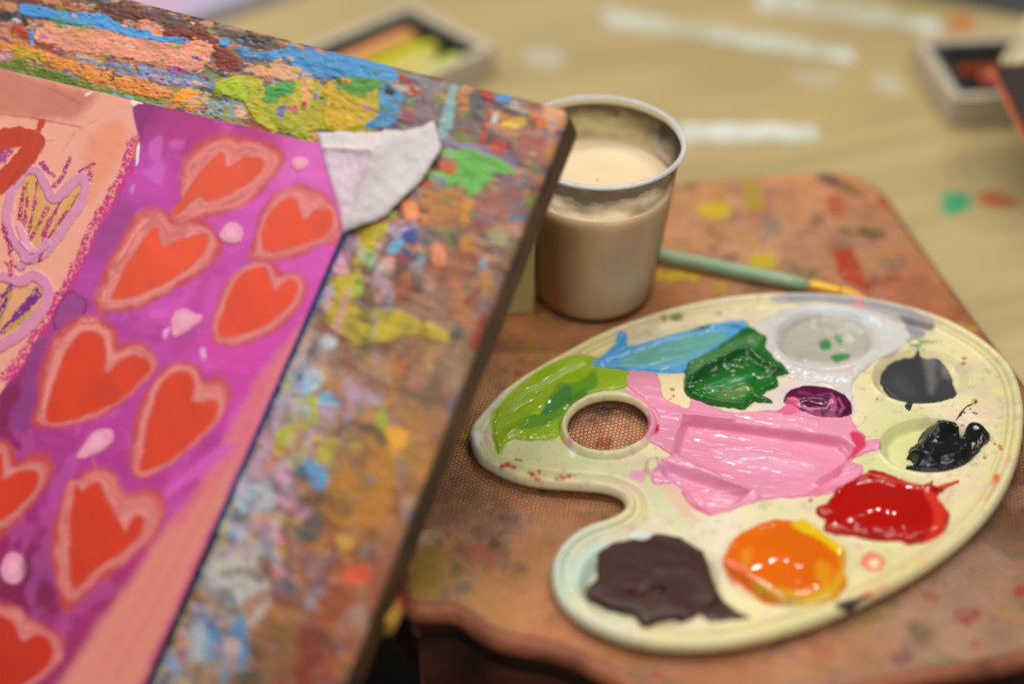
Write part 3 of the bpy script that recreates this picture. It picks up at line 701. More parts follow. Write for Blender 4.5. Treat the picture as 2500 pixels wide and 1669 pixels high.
# ------------------------------------------------------------------ the painting taped to the board
HS = 0.0013
cA, cB, cC, cD = on_board(-250, 109, HS), on_board(917, 384, HS), on_board(272, 1860, HS), on_board(-560, 1860, HS)
nv, nu = 860, 640
S_, T_ = np.meshgrid(np.linspace(0, 1, nu), np.linspace(0, 1, nv))
P = (cA * ((1 - S_) * (1 - T_))[..., None] + cB * (S_ * (1 - T_))[..., None] + cC * (S_ * T_)[..., None] + cD * ((1 - S_) * T_)[..., None])
px, py = pix_grid(P)
rel = P - BA
gx, gy = rel @ BE * 1000, rel @ BV * 1000
cv = Canvas(px, py, gx, gy, lin((186, 58, 152)))
cv.blur_seeds([(330, 270, (150, 36, 120)), (450, 320, (176, 44, 130)), (600, 330, (184, 48, 134)), (760, 400, (222, 98, 190)), (650, 560, (216, 80, 188)), (780, 620, (214, 66, 176)), (340, 420, (200, 66, 176)), (250, 560, (160, 56, 140)), (230, 700, (180, 62, 160)),
               (430, 760, (206, 74, 178)), (600, 860, (212, 66, 170)), (520, 950, (208, 62, 164)), (330, 880, (196, 66, 166)), (150, 830, (170, 54, 140)), (60, 900, (150, 36, 110)), (60, 990, (140, 30, 96)), (130, 1060, (180, 50, 140)), (250, 1030, (190, 58, 156)), (260, 1130, (186, 52, 150)),
               (450, 1180, (196, 50, 150)), (130, 1180, (166, 44, 130)), (330, 1180, (180, 50, 140)), (60, 1330, (150, 32, 100)), (100, 1420, (130, 28, 80)), (250, 1500, (170, 44, 112)), (380, 1400, (186, 46, 126)), (160, 1600, (160, 42, 100)), (250, 1450, (160, 40, 104)), (30, 1450, (136, 26, 80))], 3.2)
st = fbm(gx * .05 + gy * .03, gy * .22 - gx * .04, 7, 4, .6); st2 = fbm(gx * .10, gy * .10, 19, 4, .55)
cv.col *= 1 + .30 * (st[..., None] - .5) + .16 * (st2[..., None] - .5)
a = (sstep(.60, .72, fbm(gx * .07, gy * .05, 31, 4, .5)) * .25)[..., None]; cv.col = cv.col * (1 - a) + lin((226, 110, 206)) * a
a = (sstep(.60, .74, fbm(gx * .06, gy * .09, 47, 4, .5)) * .25)[..., None]; cv.col = cv.col * (1 - a) + lin((128, 40, 130)) * a
pos = dict(soft=8, rough=5, vary=.08)
# pale brush scrapes
cv.poly(Z1('960,900 1030,880 1030,1000 1050,1080 1020,1180 900,1090 980,1040 950,980'), (205, 100, 196), soft=6, rough=6, alpha=.7)
cv.poly(Z1('1090,900 1170,900 1160,950 1100,950'), (214, 90, 190), soft=6, rough=6, alpha=.6)
cv.poly(Z4('960,570 1060,560 1050,620 970,620'), (220, 96, 200), soft=6, rough=8, alpha=.6)
cv.poly(Z4('1080,780 1280,380 1330,420 1260,720 1140,860'), (178, 56, 146), soft=12, rough=8, alpha=.5)
cv.poly(Z4('1320,760 1560,800 1800,640 1700,900 1500,1000 1340,900'), (216, 66, 176), soft=14, rough=14, alpha=.6)
# salmon border along the right, with streaks
cv.poly(np.concatenate([Z4('1960,620 1850,760 1760,860 1640,1010 1560,1180'), Z7('1240,360 1060,560 950,720 840,900 700,1090 560,1280 380,1566 200,1800'), np.array([(300, 1860), (330, 1700), (700, 880)])]), (226, 138, 126), soft=18, rough=7, smooth=False, vary=.04)
cv.poly(np.concatenate([Z4('1850,760 1640,1010'), Z7('1440,110 1060,560 1160,560 1560,60')]), (224, 92, 140), soft=18, rough=8, alpha=.7, smooth=False)
cv.poly(Z7('1040,340 1300,120 1480,20 1440,120 1180,300 1060,390'), (216, 88, 190), soft=10, rough=8, alpha=.9)
for i, (d, c) in enumerate(((-60, (205, 100, 92)), (-20, (236, 150, 124)), (40, (198, 92, 84)), (80, (230, 140, 120)))):
    cv.stroke(Z7(f'{1360 + d},300 {1130 + d},700 {900 + d},1150 {700 + d},1500'), 9, c, soft=16, rough=8, alpha=.3, seed=i)
# peach field on the left, its pastel border and the wet purple lobe
peach = np.concatenate([np.array([(-300, 60), (270, 215)]), Z1('780,625 845,640 855,760 885,870 865,960 800,1090 760,1200 690,1330 600,1490'), Z4('560,190 490,330 430,420 340,600 250,720 160,900 60,1010 0,1100'), np.array([(-300, 1250)])])
cv.poly(peach, (236, 162, 144), soft=2.5, rough=2, smooth=False, vary=.08)
cv.poly(Z1('-200,380 0,440 300,520 580,590 600,640 540,700 460,760 250,755 0,725 -200,700'), (198, 116, 98), soft=14, rough=8, alpha=.9)
cv.stroke(Z1('0,725 200,750 400,790 510,810'), 2, (176, 92, 80), soft=3, rough=2, alpha=.7)
cv.stroke(Z1('310,560 430,620 520,665'), 2.5, (170, 90, 80), soft=4, rough=2, alpha=.6)
cv.stroke(Z1('0,890 180,905 350,895'), 1.2, (196, 110, 92), soft=2, rough=2, alpha=.7)
cv.stroke(Z1('400,960 480,840 620,760'), 1.2, (206, 120, 100), soft=2, rough=2, alpha=.6)
cv.poly(Z1('560,900 760,760 800,900 700,1100 560,1300 520,1200'), (232, 140, 108), soft=16, rough=10, alpha=.7)
cv.stroke(np.concatenate([Z1('860,900 800,1080 740,1200 660,1340 570,1500'), Z4('520,230 430,400 330,580 240,720 140,880 40,1000')]), 15, (200, 40, 124), soft=3, rough=10, dry=.42)
cv.stroke(np.concatenate([Z1('880,870 850,1000'), ]), 4, (222, 96, 110), soft=5, rough=3)
cv.poly(Z1('870,960 885,910 890,940 885,1020 865,1055'), (236, 226, 230), soft=1.5, rough=1.5)
cv.poly(Z1('835,640 905,655 910,665 880,665 855,690'), (236, 226, 226), soft=1.5, rough=1.5)
cv.poly(Z1('540,600 575,585 590,590 550,615'), (236, 214, 200), soft=1.5, rough=1.5)
cv.poly(Z1('850,670 960,680 980,700 930,780 910,900 880,850 860,760'), (140, 36, 116), soft=4, rough=5)
cv.poly(Z4('340,620 370,530 440,440 500,470 560,520 520,620 460,650 400,690 350,680'), (120, 30, 92), soft=4, rough=3)
cv.poly(Z4('350,615 380,535 445,450 500,478 545,525 510,612 450,640 400,680 358,668'), (156, 62, 138), soft=3, rough=3)
cv.poly(Z4('140,1000 200,800 260,740 300,760 240,900 220,1100 200,1290 120,1320 60,1280 40,1220 110,1130'), (146, 56, 132), soft=6, rough=5, alpha=.9)
cv.poly(Z4('0,1120 100,1020 130,1100 60,1230 60,1330 140,1450 60,1420 -60,1330'), (132, 22, 84), soft=10, rough=8, alpha=.9)
# pastel hearts on the peach field
LIL, MAG = (214, 140, 176), (172, 36, 110)
hA = Z1('150,1610 70,1500 45,1370 90,1190 170,1090 240,1095 295,1180 335,1265 400,1235 465,1165 530,1130 545,1180 520,1290 440,1400 360,1520 270,1620 170,1650')
hAo = smooth_poly(hA)
cv.poly(Z1('110,1320 160,1150 230,1110 300,1280 340,1300 430,1210 510,1180 480,1300 380,1450 300,1530 150,1600'), (222, 160, 110), soft=4, rough=6)
for i, tline in enumerate(('130,1330 170,1150', '150,1500 185,1160', '175,1560 240,1130', '210,1500 260,1130', '120,1400 150,1200', '270,1500 400,1260', '240,1520 320,1310', '330,1500 480,1250', '380,1420 520,1210', '440,1380 525,1200', '160,1590 300,1330', '300,1560 330,1480')):
    cv.stroke(Z1(tline), 4.5, MAG if i % 3 else (206, 160, 70), soft=1.5, rough=5, dry=.4, seed=i)
for tline in ('190,1250 200,1130', '280,1450 300,1400', '420,1330 480,1230', '330,1530 370,1450'):
    cv.stroke(Z1(tline), 6, (214, 170, 60), soft=2, rough=4, dry=.4)
cv.stroke(np.vstack([hAo, hAo[:1]]), 12, LIL, soft=2.5, rough=4, h=.0006, seed=3)
for tline in ('250,1040 340,1120', '445,1010 400,1120 340,1190', '510,1090 600,1045', '570,1060 575,1150', '270,1040 300,1100'):
    cv.stroke(Z1(tline), 5, (166, 34, 120), soft=1.5, rough=4, dry=.38)
hB = Z4('-60,400 60,360 130,385 215,350 285,390 310,470 265,580 170,680 60,760 -80,800')
cv.poly(hB, (226, 160, 120), soft=3, rough=3)
for i, tline in enumerate(('-10,660 60,440', '20,700 190,500', '60,660 200,500', '110,640 250,470', '30,700 240,560', '-20,520 70,420', '150,560 230,440', '-10,600 40,500')):
    cv.stroke(Z4(tline), 7, (122, 36, 128) if i % 4 else (190, 150, 80), soft=2, rough=6, dry=.38, seed=i)
hBo = smooth_poly(hB); cv.stroke(np.vstack([hBo, hBo[:1]]), 14, (216, 136, 174), soft=2.5, rough=4, h=.0006, seed=8)
for tline in ('60,180 75,340', '150,0 140,130', '300,0 260,250', '40,270 150,300', '20,20 70,180'):
    cv.stroke(Z4(tline), 6, (178, 40, 110), soft=2, rough=6, dry=.42)
cv.stroke(Z4('130,40 160,130 210,190'), 10, (226, 156, 186), soft=3, rough=3, h=.0006)
cv.stroke(Z4('300,140 200,230 130,280'), 11, LIL, soft=3, rough=3, h=.0005)
cv.poly(Z1('-60,960 40,940 90,970 20,1040 -60,1060'), (170, 60, 140), soft=3, rough=8, grain=.4)
cv.stroke(Z1('-40,920 40,880 120,870 190,885 225,900 180,990 120,1060 60,1120 -20,1180'), 25, (192, 58, 34), soft=3, rough=4, h=.0003)
cv.stroke(Z1('215,900 245,830 270,775'), 8, (192, 62, 38), soft=2, rough=5)
# the big painted hearts
RED, SAL, EDGE = (218, 58, 30), (226, 134, 130), (200, 66, 46)
hearts = [
 (Z1('1150,1230 1155,1090 1205,985 1290,905 1420,860 1560,885 1680,905 1770,930 1810,1010 1780,1090 1720,1165 1620,1265 1480,1340 1330,1395 1250,1410 1120,1420 1080,1370 1160,1270'), Z1('1190,1220 1290,1085 1410,975 1440,1060 1480,1055 1560,1012 1675,1015 1660,1090 1560,1180 1430,1250 1330,1282 1260,1255 1140,1360 1100,1350')),
 (Z4('610,585 620,440 700,240 790,80 870,-40 980,-85 1080,-60 1120,0 1250,-20 1330,30 1400,110 1410,190 1310,320 1100,450 900,555 720,585'), Z4('720,490 780,330 860,200 930,100 1000,40 1035,155 1130,130 1250,88 1325,85 1322,160 1250,260 1130,350 980,430 860,480')),
 (Z1('1605,1540 1650,1400 1720,1262 1830,1190 1930,1180 2060,1230 2120,1290 2165,1420 2150,1530 2030,1580 1850,1650 1640,1660 1590,1640'), Z1('1670,1500 1700,1400 1780,1300 1870,1260 1905,1330 1940,1400 2010,1345 2100,1340 2120,1420 2060,1500 1900,1560 1760,1600 1690,1590')),
 (Z4('1365,770 1355,640 1400,470 1500,330 1620,265 1750,270 1805,320 1900,330 1960,400 1940,490 1850,620 1700,730 1520,790 1400,790'), Z4('1390,725 1430,560 1490,410 1560,330 1650,298 1710,311 1735,420 1775,432 1830,378 1890,388 1880,480 1800,580 1680,665 1520,725')),
 (Z4('215,1290 230,1150 265,900 350,720 480,620 640,615 740,690 760,780 800,775 900,765 985,850 1000,930 900,1050 740,1185 560,1275 370,1315'), Z4('300,1270 330,1080 400,880 500,720 600,703 660,760 672,860 682,960 720,920 800,870 870,858 962,920 900,1010 800,1105 660,1195 480,1250')),
 (Z4('850,1620 830,1470 870,1230 950,1050 1080,925 1200,895 1280,950 1300,1010 1400,990 1475,1080 1455,1180 1340,1325 1180,1470 1020,1590 920,1635'), Z4('895,1590 910,1480 950,1250 1030,1030 1120,965 1210,968 1245,1040 1215,1140 1270,1152 1350,1135 1392,1180 1360,1270 1250,1385 1120,1495 1000,1565')),
 (Z7('400,1085 350,860 330,650 385,420 440,265 495,265 520,210 640,185 725,220 785,330 825,355 940,325 1030,350 1055,450 1020,570 900,705 740,840 600,945 470,1060'), Z7('475,955 450,820 448,640 462,450 490,310 520,345 560,315 625,290 680,400 760,520 802,590 832,520 890,488 922,540 880,630 780,725 660,805 560,885')),
 (Z7('-200,0 0,15 80,60 115,150 200,105 310,110 335,200 260,350 160,470 50,590 -150,690'), Z7('-150,90 0,95 20,180 15,255 60,240 150,208 235,210 242,290 180,385 90,465 -20,540 -150,570')),
 (Z7('-200,1050 0,1045 120,1075 190,1150 250,1180 365,1230 415,1330 350,1460 200,1580 0,1720 -200,1810'), Z7('-150,1125 0,1130 80,1180 125,1255 150,1290 230,1248 312,1280 345,1360 300,1455 200,1540 50,1620 -150,1710'))]
lab = np.zeros(px.shape, int)
for i, (o, r) in enumerate(hearts):
    so, sr = smooth_poly(o), smooth_poly(r)
    cv.poly(so, (196, 84, 128), soft=16, rough=9, alpha=.55, smooth=False, seed=i)
    cv.poly(o, EDGE, soft=8, rough=9, alpha=.8, seed=i + 3, vary=.16, sc=40)
    m = (px > so[:, 0].min() - 40) & (px < so[:, 0].max() + 40) & (py > so[:, 1].min() - 40) & (py < so[:, 1].max() + 40)
    x_, y_ = px[m], py[m]
    wob = (fbm(x_ / 55, y_ / 55, i + 2, 3) - .5) * 16
    do = sdf(so, x_, y_) + wob; dr = sdf(sr, x_, y_)
    nb = fbm(x_ / 20, y_ / 20, i, 4, .6) - .5
    tb = np.clip(dr / (dr - np.minimum(do, -.1) + 1e-6), 0, 1)
    lo_ = fbm(x_ / 70, y_ / 70, i + 60, 3, .5)                          # where the brush was full or nearly dry
    hair = fbm(tb * 5 + lo_ * 2, lo_ * 7, i + 33, 3, .6)                # bristle lines running along the outline
    band = sstep(-6, 6, dr + nb * 8) * sstep(1.0, .45, tb + nb * .3 + (lo_ - .5) * .7) * (do < 6)
    band = band * np.clip(.55 + .7 * lo_ + .6 * (hair - .5), 0.1, 1)
    c = lin(SAL) * (1 + .5 * (hair[:, None] - .5))
    cv._put(m, np.clip(band, 0, 1) * .9, c, .0001)
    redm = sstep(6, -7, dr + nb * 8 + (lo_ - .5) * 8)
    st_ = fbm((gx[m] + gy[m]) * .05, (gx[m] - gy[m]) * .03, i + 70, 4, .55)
    red_i = [(226, 80, 46), (228, 76, 40), (228, 74, 40), (230, 70, 36), (216, 58, 22), (220, 62, 28), (212, 54, 22), (214, 54, 24), (198, 44, 18)][i]  # lower hearts get darker reds: falloff of light put into the colour
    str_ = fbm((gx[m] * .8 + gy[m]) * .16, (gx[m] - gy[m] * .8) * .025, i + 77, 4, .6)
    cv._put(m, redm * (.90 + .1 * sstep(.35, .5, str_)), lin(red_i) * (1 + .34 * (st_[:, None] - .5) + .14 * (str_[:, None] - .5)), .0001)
    inside_o = do < 0
    li = lab[m]; li[inside_o] = i + 1; lab[m] = li
# pale pink dabs between the hearts
dabs = [Z1('1870,1010 1930,1005 1960,1040 1940,1080 1890,1085 1860,1050'), Z1('1410,1470 1440,1430 1500,1425 1545,1460 1540,1520 1500,1555 1430,1540 1400,1500'), Z4('1090,640 1120,580 1180,560 1240,590 1290,600 1270,650 1220,680 1160,720 1110,735 1100,700'),
        Z4('490,1500 530,1430 590,1350 660,1320 710,1340 715,1400 660,1460 570,1500 510,1510'), Z7('0,850 30,760 90,735 150,770 165,850 120,915 50,925')]
for i, d_ in enumerate(dabs):
    sd = smooth_poly(d_)
    cv.poly(d_, (236, 156, 188), soft=3, rough=4, seed=i, h=.0006)
    cv.poly(d_.mean(0) + (d_ - d_.mean(0)) * .5, (244, 178, 200), soft=5, rough=5, alpha=.6, seed=i + 4, h=.0004)
    m = sdf(sd, px, py) < 0
    lab[m] = 20 + i
cv.poly(Z7('150,760 200,800 190,890 150,900'), (110, 46, 74), soft=8, rough=5, alpha=.7)
cv.poly(Z4('1040,700 1080,680 1060,740 1050,750'), (232, 170, 220), soft=2, rough=3)
cv.poly(Z4('1275,820 1300,810 1310,860 1295,875'), (232, 170, 220), soft=3, rough=3)
cv.poly(Z1('825,1190 860,1170 850,1220 830,1240'), (190, 130, 200), soft=3, rough=5, alpha=.8)
cv.stroke(Z4('590,1500 600,1540 610,1580'), 3, (206, 100, 130), soft=3, rough=2)
cv.stroke(Z4('410,960 440,950 500,960'), 3, (140, 40, 30), soft=3, rough=2, alpha=0.0)
Hs = cv.h * .8 + .00006 * (fbm(gx * .35, gy * .35, 3, 4, .6) - .5) + .0004 * (fbm(gx * .012, gy * .02, 77, 2) - .5)
P = P + Hs[..., None] * BN
N = grid_normals(P); N *= np.sign(N[10, 10] @ BN)
lc = lab[:-1, :-1]
cv.col *= .95
pt = empty('painting', tuple(on_board(400, 900, HS)), 'child-like painting of red hearts on a magenta sheet, taped to the drawing board', 'painting')
grid_part('painted_sheet', P, lc == 0, M_gouache, pt, cv.col, N)
for i in range(len(hearts)): grid_part('heart', P, lc == i + 1, M_gouache, pt, cv.col, N)
for i in range(len(dabs)): grid_part('pink_dab', P, lc == 20 + i, M_gouache, pt, cv.col, N)

# ------------------------------------------------------------------ paper tape on the painting's corner
tp = Z5('190,190 330,178 500,190 750,178 860,150 940,108 955,160 985,270 968,320 870,485 760,592 620,725 480,790 372,858 340,720 290,540 240,370')
HT = 0.0024
def on_b_grid(pts, h): return np.array([on_board(x, y, h) for x, y in pts])
lo, hi = tp.min(0) - 12, tp.max(0) + 12
c3 = on_b_grid([(lo[0], lo[1]), (hi[0], lo[1]), (hi[0], hi[1]), (lo[0], hi[1])], HT)
u0, u1 = (c3 - BA) @ BE, (c3 - BA) @ BV
U2, V2 = np.meshgrid(np.arange(u0.min(), u0.max(), .0004), np.arange(u1.min(), u1.max(), .0004))
P = BA + U2[..., None] * BE + V2[..., None] * BV + HT * BN
px, py = pix_grid(P)
d = sdf(tp, px, py) + (fbm(px / 9, py / 9, 3, 3) - .5) * 4
cr1 = line_dist(Z5('565,350 480,600 385,840'), px, py); cr2 = line_dist(Z5('200,290 330,300 560,325 600,300'), px, py)
side = (px - (700 + 565 / 2.613)) * (840 - 350) + (py - (250 + 350 / 2.613)) * (565 - 385)
hh = .0026 * np.exp(-(cr1 / 22)) + .0014 * np.exp(-(cr2 / 10)) + .0008 * fbm(px / 18, py / 30, 31, 4, .6) + .0018 * (fbm(px / 70, py / 70, 9, 3) - .5)
hh += .0016 * sstep(60, 0, np.abs(side) / 520.0) * (side > 0) - .0009 * sstep(0, -14, -d) * (py < 420)
hh -= 0.0007 * sstep(-10, 0, d)
cv = Canvas(px, py, U2 * 1000, V2 * 1000, lin((214, 204, 206)))
cv.col *= 1 + .06 * (fbm(px / 40, py / 40, 14, 4)[..., None] - .5)
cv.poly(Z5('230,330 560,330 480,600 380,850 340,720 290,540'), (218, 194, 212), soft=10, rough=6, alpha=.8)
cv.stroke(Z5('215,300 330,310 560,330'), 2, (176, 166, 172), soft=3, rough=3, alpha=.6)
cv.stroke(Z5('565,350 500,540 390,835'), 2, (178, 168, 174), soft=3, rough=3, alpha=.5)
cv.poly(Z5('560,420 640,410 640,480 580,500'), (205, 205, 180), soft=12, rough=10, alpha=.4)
ok = d < 0
P = P + hh[..., None] * BN
cell = ok[:-1, :-1] & ok[1:, :-1] & ok[:-1, 1:] & ok[1:, 1:]
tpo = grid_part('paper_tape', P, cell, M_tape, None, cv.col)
tag(tpo, 'crumpled piece of white masking tape holding the painting corner on the drawing board', 'tape')

# ------------------------------------------------------------------ palette
ZF, ZRIM = 0.0064, 0.0078
out_px = P_('78,650 84,600 140,530 220,450 330,375 450,308 570,243 700,187 860,133 1020,94 1200,67 1400,57 1560,62 1720,80 1880,115 2020,160 2140,222 2240,295 2305,370 2340,460 2352,560 2340,680 2310,790 2255,900 2170,1010 2040,1125 1880,1230 1720,1312 1560,1385 1400,1440 1200,1490 1020,1510 850,1505 710,1478 590,1432 490,1368 432,1290 412,1200 428,1125 480,1058 560,1008 640,982 695,955 716,925 700,888 650,866 590,856 480,848 360,838 260,815 170,775 110,730')
pal_out = resample(smooth_poly(plan(out_px, ZRIM), 6), 900)
th = np.linspace(0, 2 * np.pi, 40, endpoint=False)
hole_px = P_(' '.join(f'{646 + 166 * math.cos(a) * 1.0:.1f},{586 + 108 * math.sin(a) - 8 * math.cos(a):.1f}' for a in th))
hole = resample(smooth_poly(plan(hole_px, 0.0095), 3), 300)
def ell(cx, cy, rx, ry):
    return plan(P_(' '.join(f'{cx + rx * math.cos(a):.1f},{cy + ry * math.sin(a):.1f}' for a in th)), ZF)
wells = [(ell(1535, 248, 205, 118), .0040), (ell(1925, 400, 198, 112), .0040), (ell(1965, 682, 208, 112), .0042), (ell(1785, 945, 240, 132), .0045), (ell(1372, 1170, 255, 170), .0048), (ell(815, 1245, 290, 190), .0050),
         (smooth_poly(plan(P_('600,330 760,230 1000,180 1200,200 1180,300 1000,380 760,380'), ZF), 4), .0030),
         (plan(P_('955,560 1290,604 1600,648 1655,690 1640,760 1450,820 1270,850 1080,790 905,712 925,640'), ZF), .0052), (plan(P_('870,745 1060,815 1240,870 1160,930 1075,965 1010,940 950,860 860,800'), ZF), .0046)]
x0, y0 = pal_out.min(0); x1, y1 = pal_out.max(0)
st = 0.00045
X, Y = np.meshgrid(np.arange(x0, x1 + st, st), np.arange(y0, y1 + st, st))
GRID_X0, GRID_Y0 = x0, y0
DO = sdf(pal_out[::2], X, Y); DH = sdf(hole[::2], X, Y)
def floor_fn():
    z = np.full(X.shape, ZF)
    wl = np.full(X.shape, -1)
    for i, (w, dep) in enumerate(wells):
        d = sdf(w, X, Y)
        wall = .0045 if i < 6 else .0035
        z -= dep * sstep(0.0006, -wall, d)
        if i < 6: z += .0005 * np.exp(-((d - .0008) / .0009) ** 2)
        wl[d < 0.0004] = i
    z += .0006 * sstep(-.0098, -.0088, DO) - .0003 * np.exp(-((DO + .0095) / .0008) ** 2)
    nub = sdf(plan(P_('800,745 850,728 862,790 815,812 790,790'), ZF), X, Y)
    z += .0030 * sstep(.0005, -.002, nub)
    z += .00012 * (fbm(X * 120, Y * 120, 5, 3) - .5)
    return z, wl
FZ, WL = floor_fn()
def sample(A, x, y):
    fx = np.clip((x - GRID_X0) / st, 0, A.shape[1] - 1.001); fy = np.clip((y - GRID_Y0) / st, 0, A.shape[0] - 1.001)
    i, j = fx.astype(int), fy.astype(int); a, b = fx - i, fy - j
    return (A[j, i] * (1 - a) + A[j, i + 1] * a) * (1 - b) + (A[j + 1, i] * (1 - a) + A[j + 1, i + 1] * a) * b
def plastic_colours(P):
    """stains dried into the cream plastic; used by floor, rim and thumb ring alike"""
    sx, sy = project(P.reshape(-1, 3)); shp = P.shape[:-1]
    px, py = sx.reshape(shp), sy.reshape(shp)
    x, y = P[..., 0], P[..., 1]
    c = Canvas(px, py, x * 1000, y * 1000, (0, 0, 0))
    c.blur_seeds([(1250, 800, (234, 212, 140)), (1500, 730, (238, 216, 150)), (1800, 715, (236, 226, 180)), (2200, 760, (232, 222, 168)), (2450, 950, (226, 218, 150)), (2480, 1100, (224, 216, 150)), (2350, 1050, (236, 222, 186)), (2350, 1250, (230, 220, 164)), (2200, 1420, (226, 214, 150)), (1900, 1540, (232, 220, 156)),
                  (1650, 1570, (230, 218, 160)), (1450, 1500, (222, 220, 180)), (1370, 1400, (196, 216, 196)), (1430, 1350, (216, 222, 194)), (1600, 1250, (234, 228, 188)), (1750, 1270, (236, 226, 192)), (1550, 1190, (236, 224, 176)), (1300, 1150, (232, 220, 156)), (1300, 1110, (214, 218, 158)), (1190, 1100, (224, 220, 162)), (1165, 1050, (226, 224, 190)),
                  (1900, 1270, (238, 224, 178)), (2050, 1000, (238, 226, 182)), (2280, 1150, (236, 222, 176)), (1650, 900, (240, 224, 172)), (1850, 1000, (236, 222, 190)), (2270, 1100, (222, 220, 150)), (2150, 1130, (224, 224, 160)), (2050, 870, (226, 212, 150))], 3)
    c.col *= np.array([.99, .975, 1.06]) + .12 * (fbm(x * 25, y * 25, 16, 4, .6)[..., None] - .5)
    n = fbm(x * 45, y * 45, 6, 4, .6); n2 = fbm(x * 60, y * 60, 22, 4, .6)
    a = (sstep(.52, .68, n) * .3)[..., None]; c.col = c.col * (1 - a) + lin((200, 208, 150)) * a
    a = (sstep(.56, .70, n2) * .42)[..., None]; c.col = c.col * (1 - a) + lin((226, 194, 180)) * a
    n3 = fbm(x * 30, y * 75, 71, 5, .65); a = (sstep(.57, .72, n3) * .4)[..., None]; c.col = c.col * (1 - a) + lin((196, 190, 176)) * a
    n3 = fbm(x * 300, y * 300, 75, 3, .6); a = (sstep(.68, .76, n3) * .35)[..., None]; c.col = c.col * (1 - a) + lin((170, 150, 120)) * a
    for pts, rgb, kw in (('640,1120 700,1080 760,1070 700,1180', (206, 222, 206), {}), ('560,1100 620,1080 600,1200 540,1260 480,1200', (200, 222, 206), {}), ('480,700 640,740 820,780 900,800 1000,900 960,980 860,920 800,840 600,790 480,760', (206, 214, 168), dict(alpha=.6, soft=20)),
                         ('860,820 960,860 1000,960 1040,985 960,975 890,900', (238, 190, 170), dict(alpha=.8)), ('740,790 800,790 790,830 740,820', (228, 160, 190), {}), ('1320,80 1400,60 1560,62 1720,85 1880,118 1980,175 1960,205 1880,195 1700,130 1560,100 1400,100', (176, 172, 180), dict(soft=5)),
                         ('1840,150 1980,185 1965,210 1870,185', (96, 94, 104), {}), ('1310,70 1370,68 1360,100 1320,100', (190, 186, 190), {}), ('1870,195 1940,215 1930,240 1880,230', (150, 150, 160), {}), ('1660,85 1690,90 1690,140 1665,130', (236, 150, 170), dict(rough=3)),
                         ('1280,490 1330,440 1430,395 1560,415 1650,460 1650,560 1560,600 1380,560 1280,540', (226, 208, 206), dict(soft=8)), ('1440,400 1560,415 1640,460 1620,480 1540,440 1450,425', (238, 232, 226), dict(soft=6)),
                         ('165,560 200,520 280,440 350,380 440,335 540,312 600,320 650,350 720,375 725,435 690,455 640,450 560,470 500,520 460,580 440,650 350,665 260,655 220,680 205,720 180,690', (164, 192, 52), dict(soft=3, rough=5)),
                         ('690,450 760,470 830,520 850,590 830,640 780,670 760,650 800,600 800,530 740,480', (232, 150, 180), dict(soft=4)), ('480,640 500,650 500,680 475,665', (226, 150, 180), {}), ('440,640 480,600 490,640 460,690', (226, 214, 150), {}),
                         ('1575,1335 1640,1310 1700,1288 1718,1298 1660,1340 1640,1375 1612,1360', (70, 48, 50), dict(rough=5, soft=3)), ('1690,1290 1725,1280 1720,1310 1700,1305', (200, 90, 60), dict(rough=3)), ('1740,1250 1800,1245 1790,1285 1735,1290', (238, 180, 130), dict(alpha=.8)),
                         ('1680,1140 1730,1118 1780,1150 1770,1185 1720,1195 1685,1180', (226, 130, 96), dict(soft=4)), ('1715,1150 1750,1150 1745,1178 1715,1175', (240, 216, 180), {}), ('1905,1150 1960,1140 1945,1180', (238, 196, 130), dict(alpha=.7)),
                         ('1770,560 1900,570 2000,600 1900,700 1860,770 1790,720 1770,640', (216, 220, 150), dict(alpha=.6, soft=14)), ('1640,1080 1680,1060 1700,1100 1660,1110', (224, 196, 190), dict(alpha=.5)),
                         ('600,900 800,900 820,960 700,1000', (238, 222, 160), dict(alpha=.4)), ('740,1040 830,1040 830,1065 760,1080', (222, 232, 228), {}), ('1880,250 1960,245 1990,265 1900,290', (120, 150, 110), dict(rough=10, grain=.5)),
                         ('480,700 520,705 500,730', (240, 236, 230), dict(rough=2)), ('900,150 950,145 940,170 905,172', (120, 136, 80), dict(rough=4)), ('860,160 880,155 880,175', (130, 140, 80), dict(rough=4)), ('1080,140 1110,135 1105,150', (120, 140, 70), dict(rough=3)),
                         ('2225,800 2250,800 2245,830 2220,835', (226, 100, 50), dict(rough=3)), ('85,630 120,640 115,680 90,680', (238, 238, 244), dict(soft=5)), ('100,700 170,745 220,800 150,770 110,735', (214, 196, 206), dict(soft=6, alpha=.7)), ('190,770 260,820 300,832 250,828', (206, 192, 200), dict(soft=6, alpha=.5))):
        o = dict(soft=5, rough=7, vary=.06); o.update(kw); c.poly(P_(pts), rgb, **o)
    r_ = np.random.default_rng(4)
    for X0, Y0, sp, k in ((250, 765, 60, 9), (340, 800, 60, 5), (460, 805, 60, 5), (1750, 490, 14, 1), (2270, 700, 60, 4), (2080, 600, 80, 3), (1480, 905, 20, 2), (2190, 730, 10, 1), (900, 470, 50, 3), (1230, 770, 10, 2), (740, 640, 60, 5), (350, 820, 14, 2), (2100, 350, 40, 2)):
        for _ in range(k):
            q = np.array([X0, Y0]) + r_.normal(0, .4, 2) * sp * np.array([1, .5]); rad = 3 + 6 * r_.random()
            c.poly(P_(' '.join(f'{q[0] + rad * math.cos(a) * 1.4:.1f},{q[1] + rad * math.sin(a):.1f}' for a in th[::5])), (196, 70, 60) if r_.random() < .7 else (150, 60, 70), soft=1.2, rough=1.5, alpha=.85)
    # splashes by the black paint
    K = (30, 30, 34)
    c.stroke(P_('2070,580 2095,545 2112,525 2135,515'), 2.0, K, soft=1, rough=1.5)
    for q in ('2128,532 2130,534', '2102,547 2106,549', '2140,548 2158,553', '2088,560 2092,556', '2120,520 2122,518'):
        c.stroke(P_(q), 2.0, K, soft=1, rough=1)
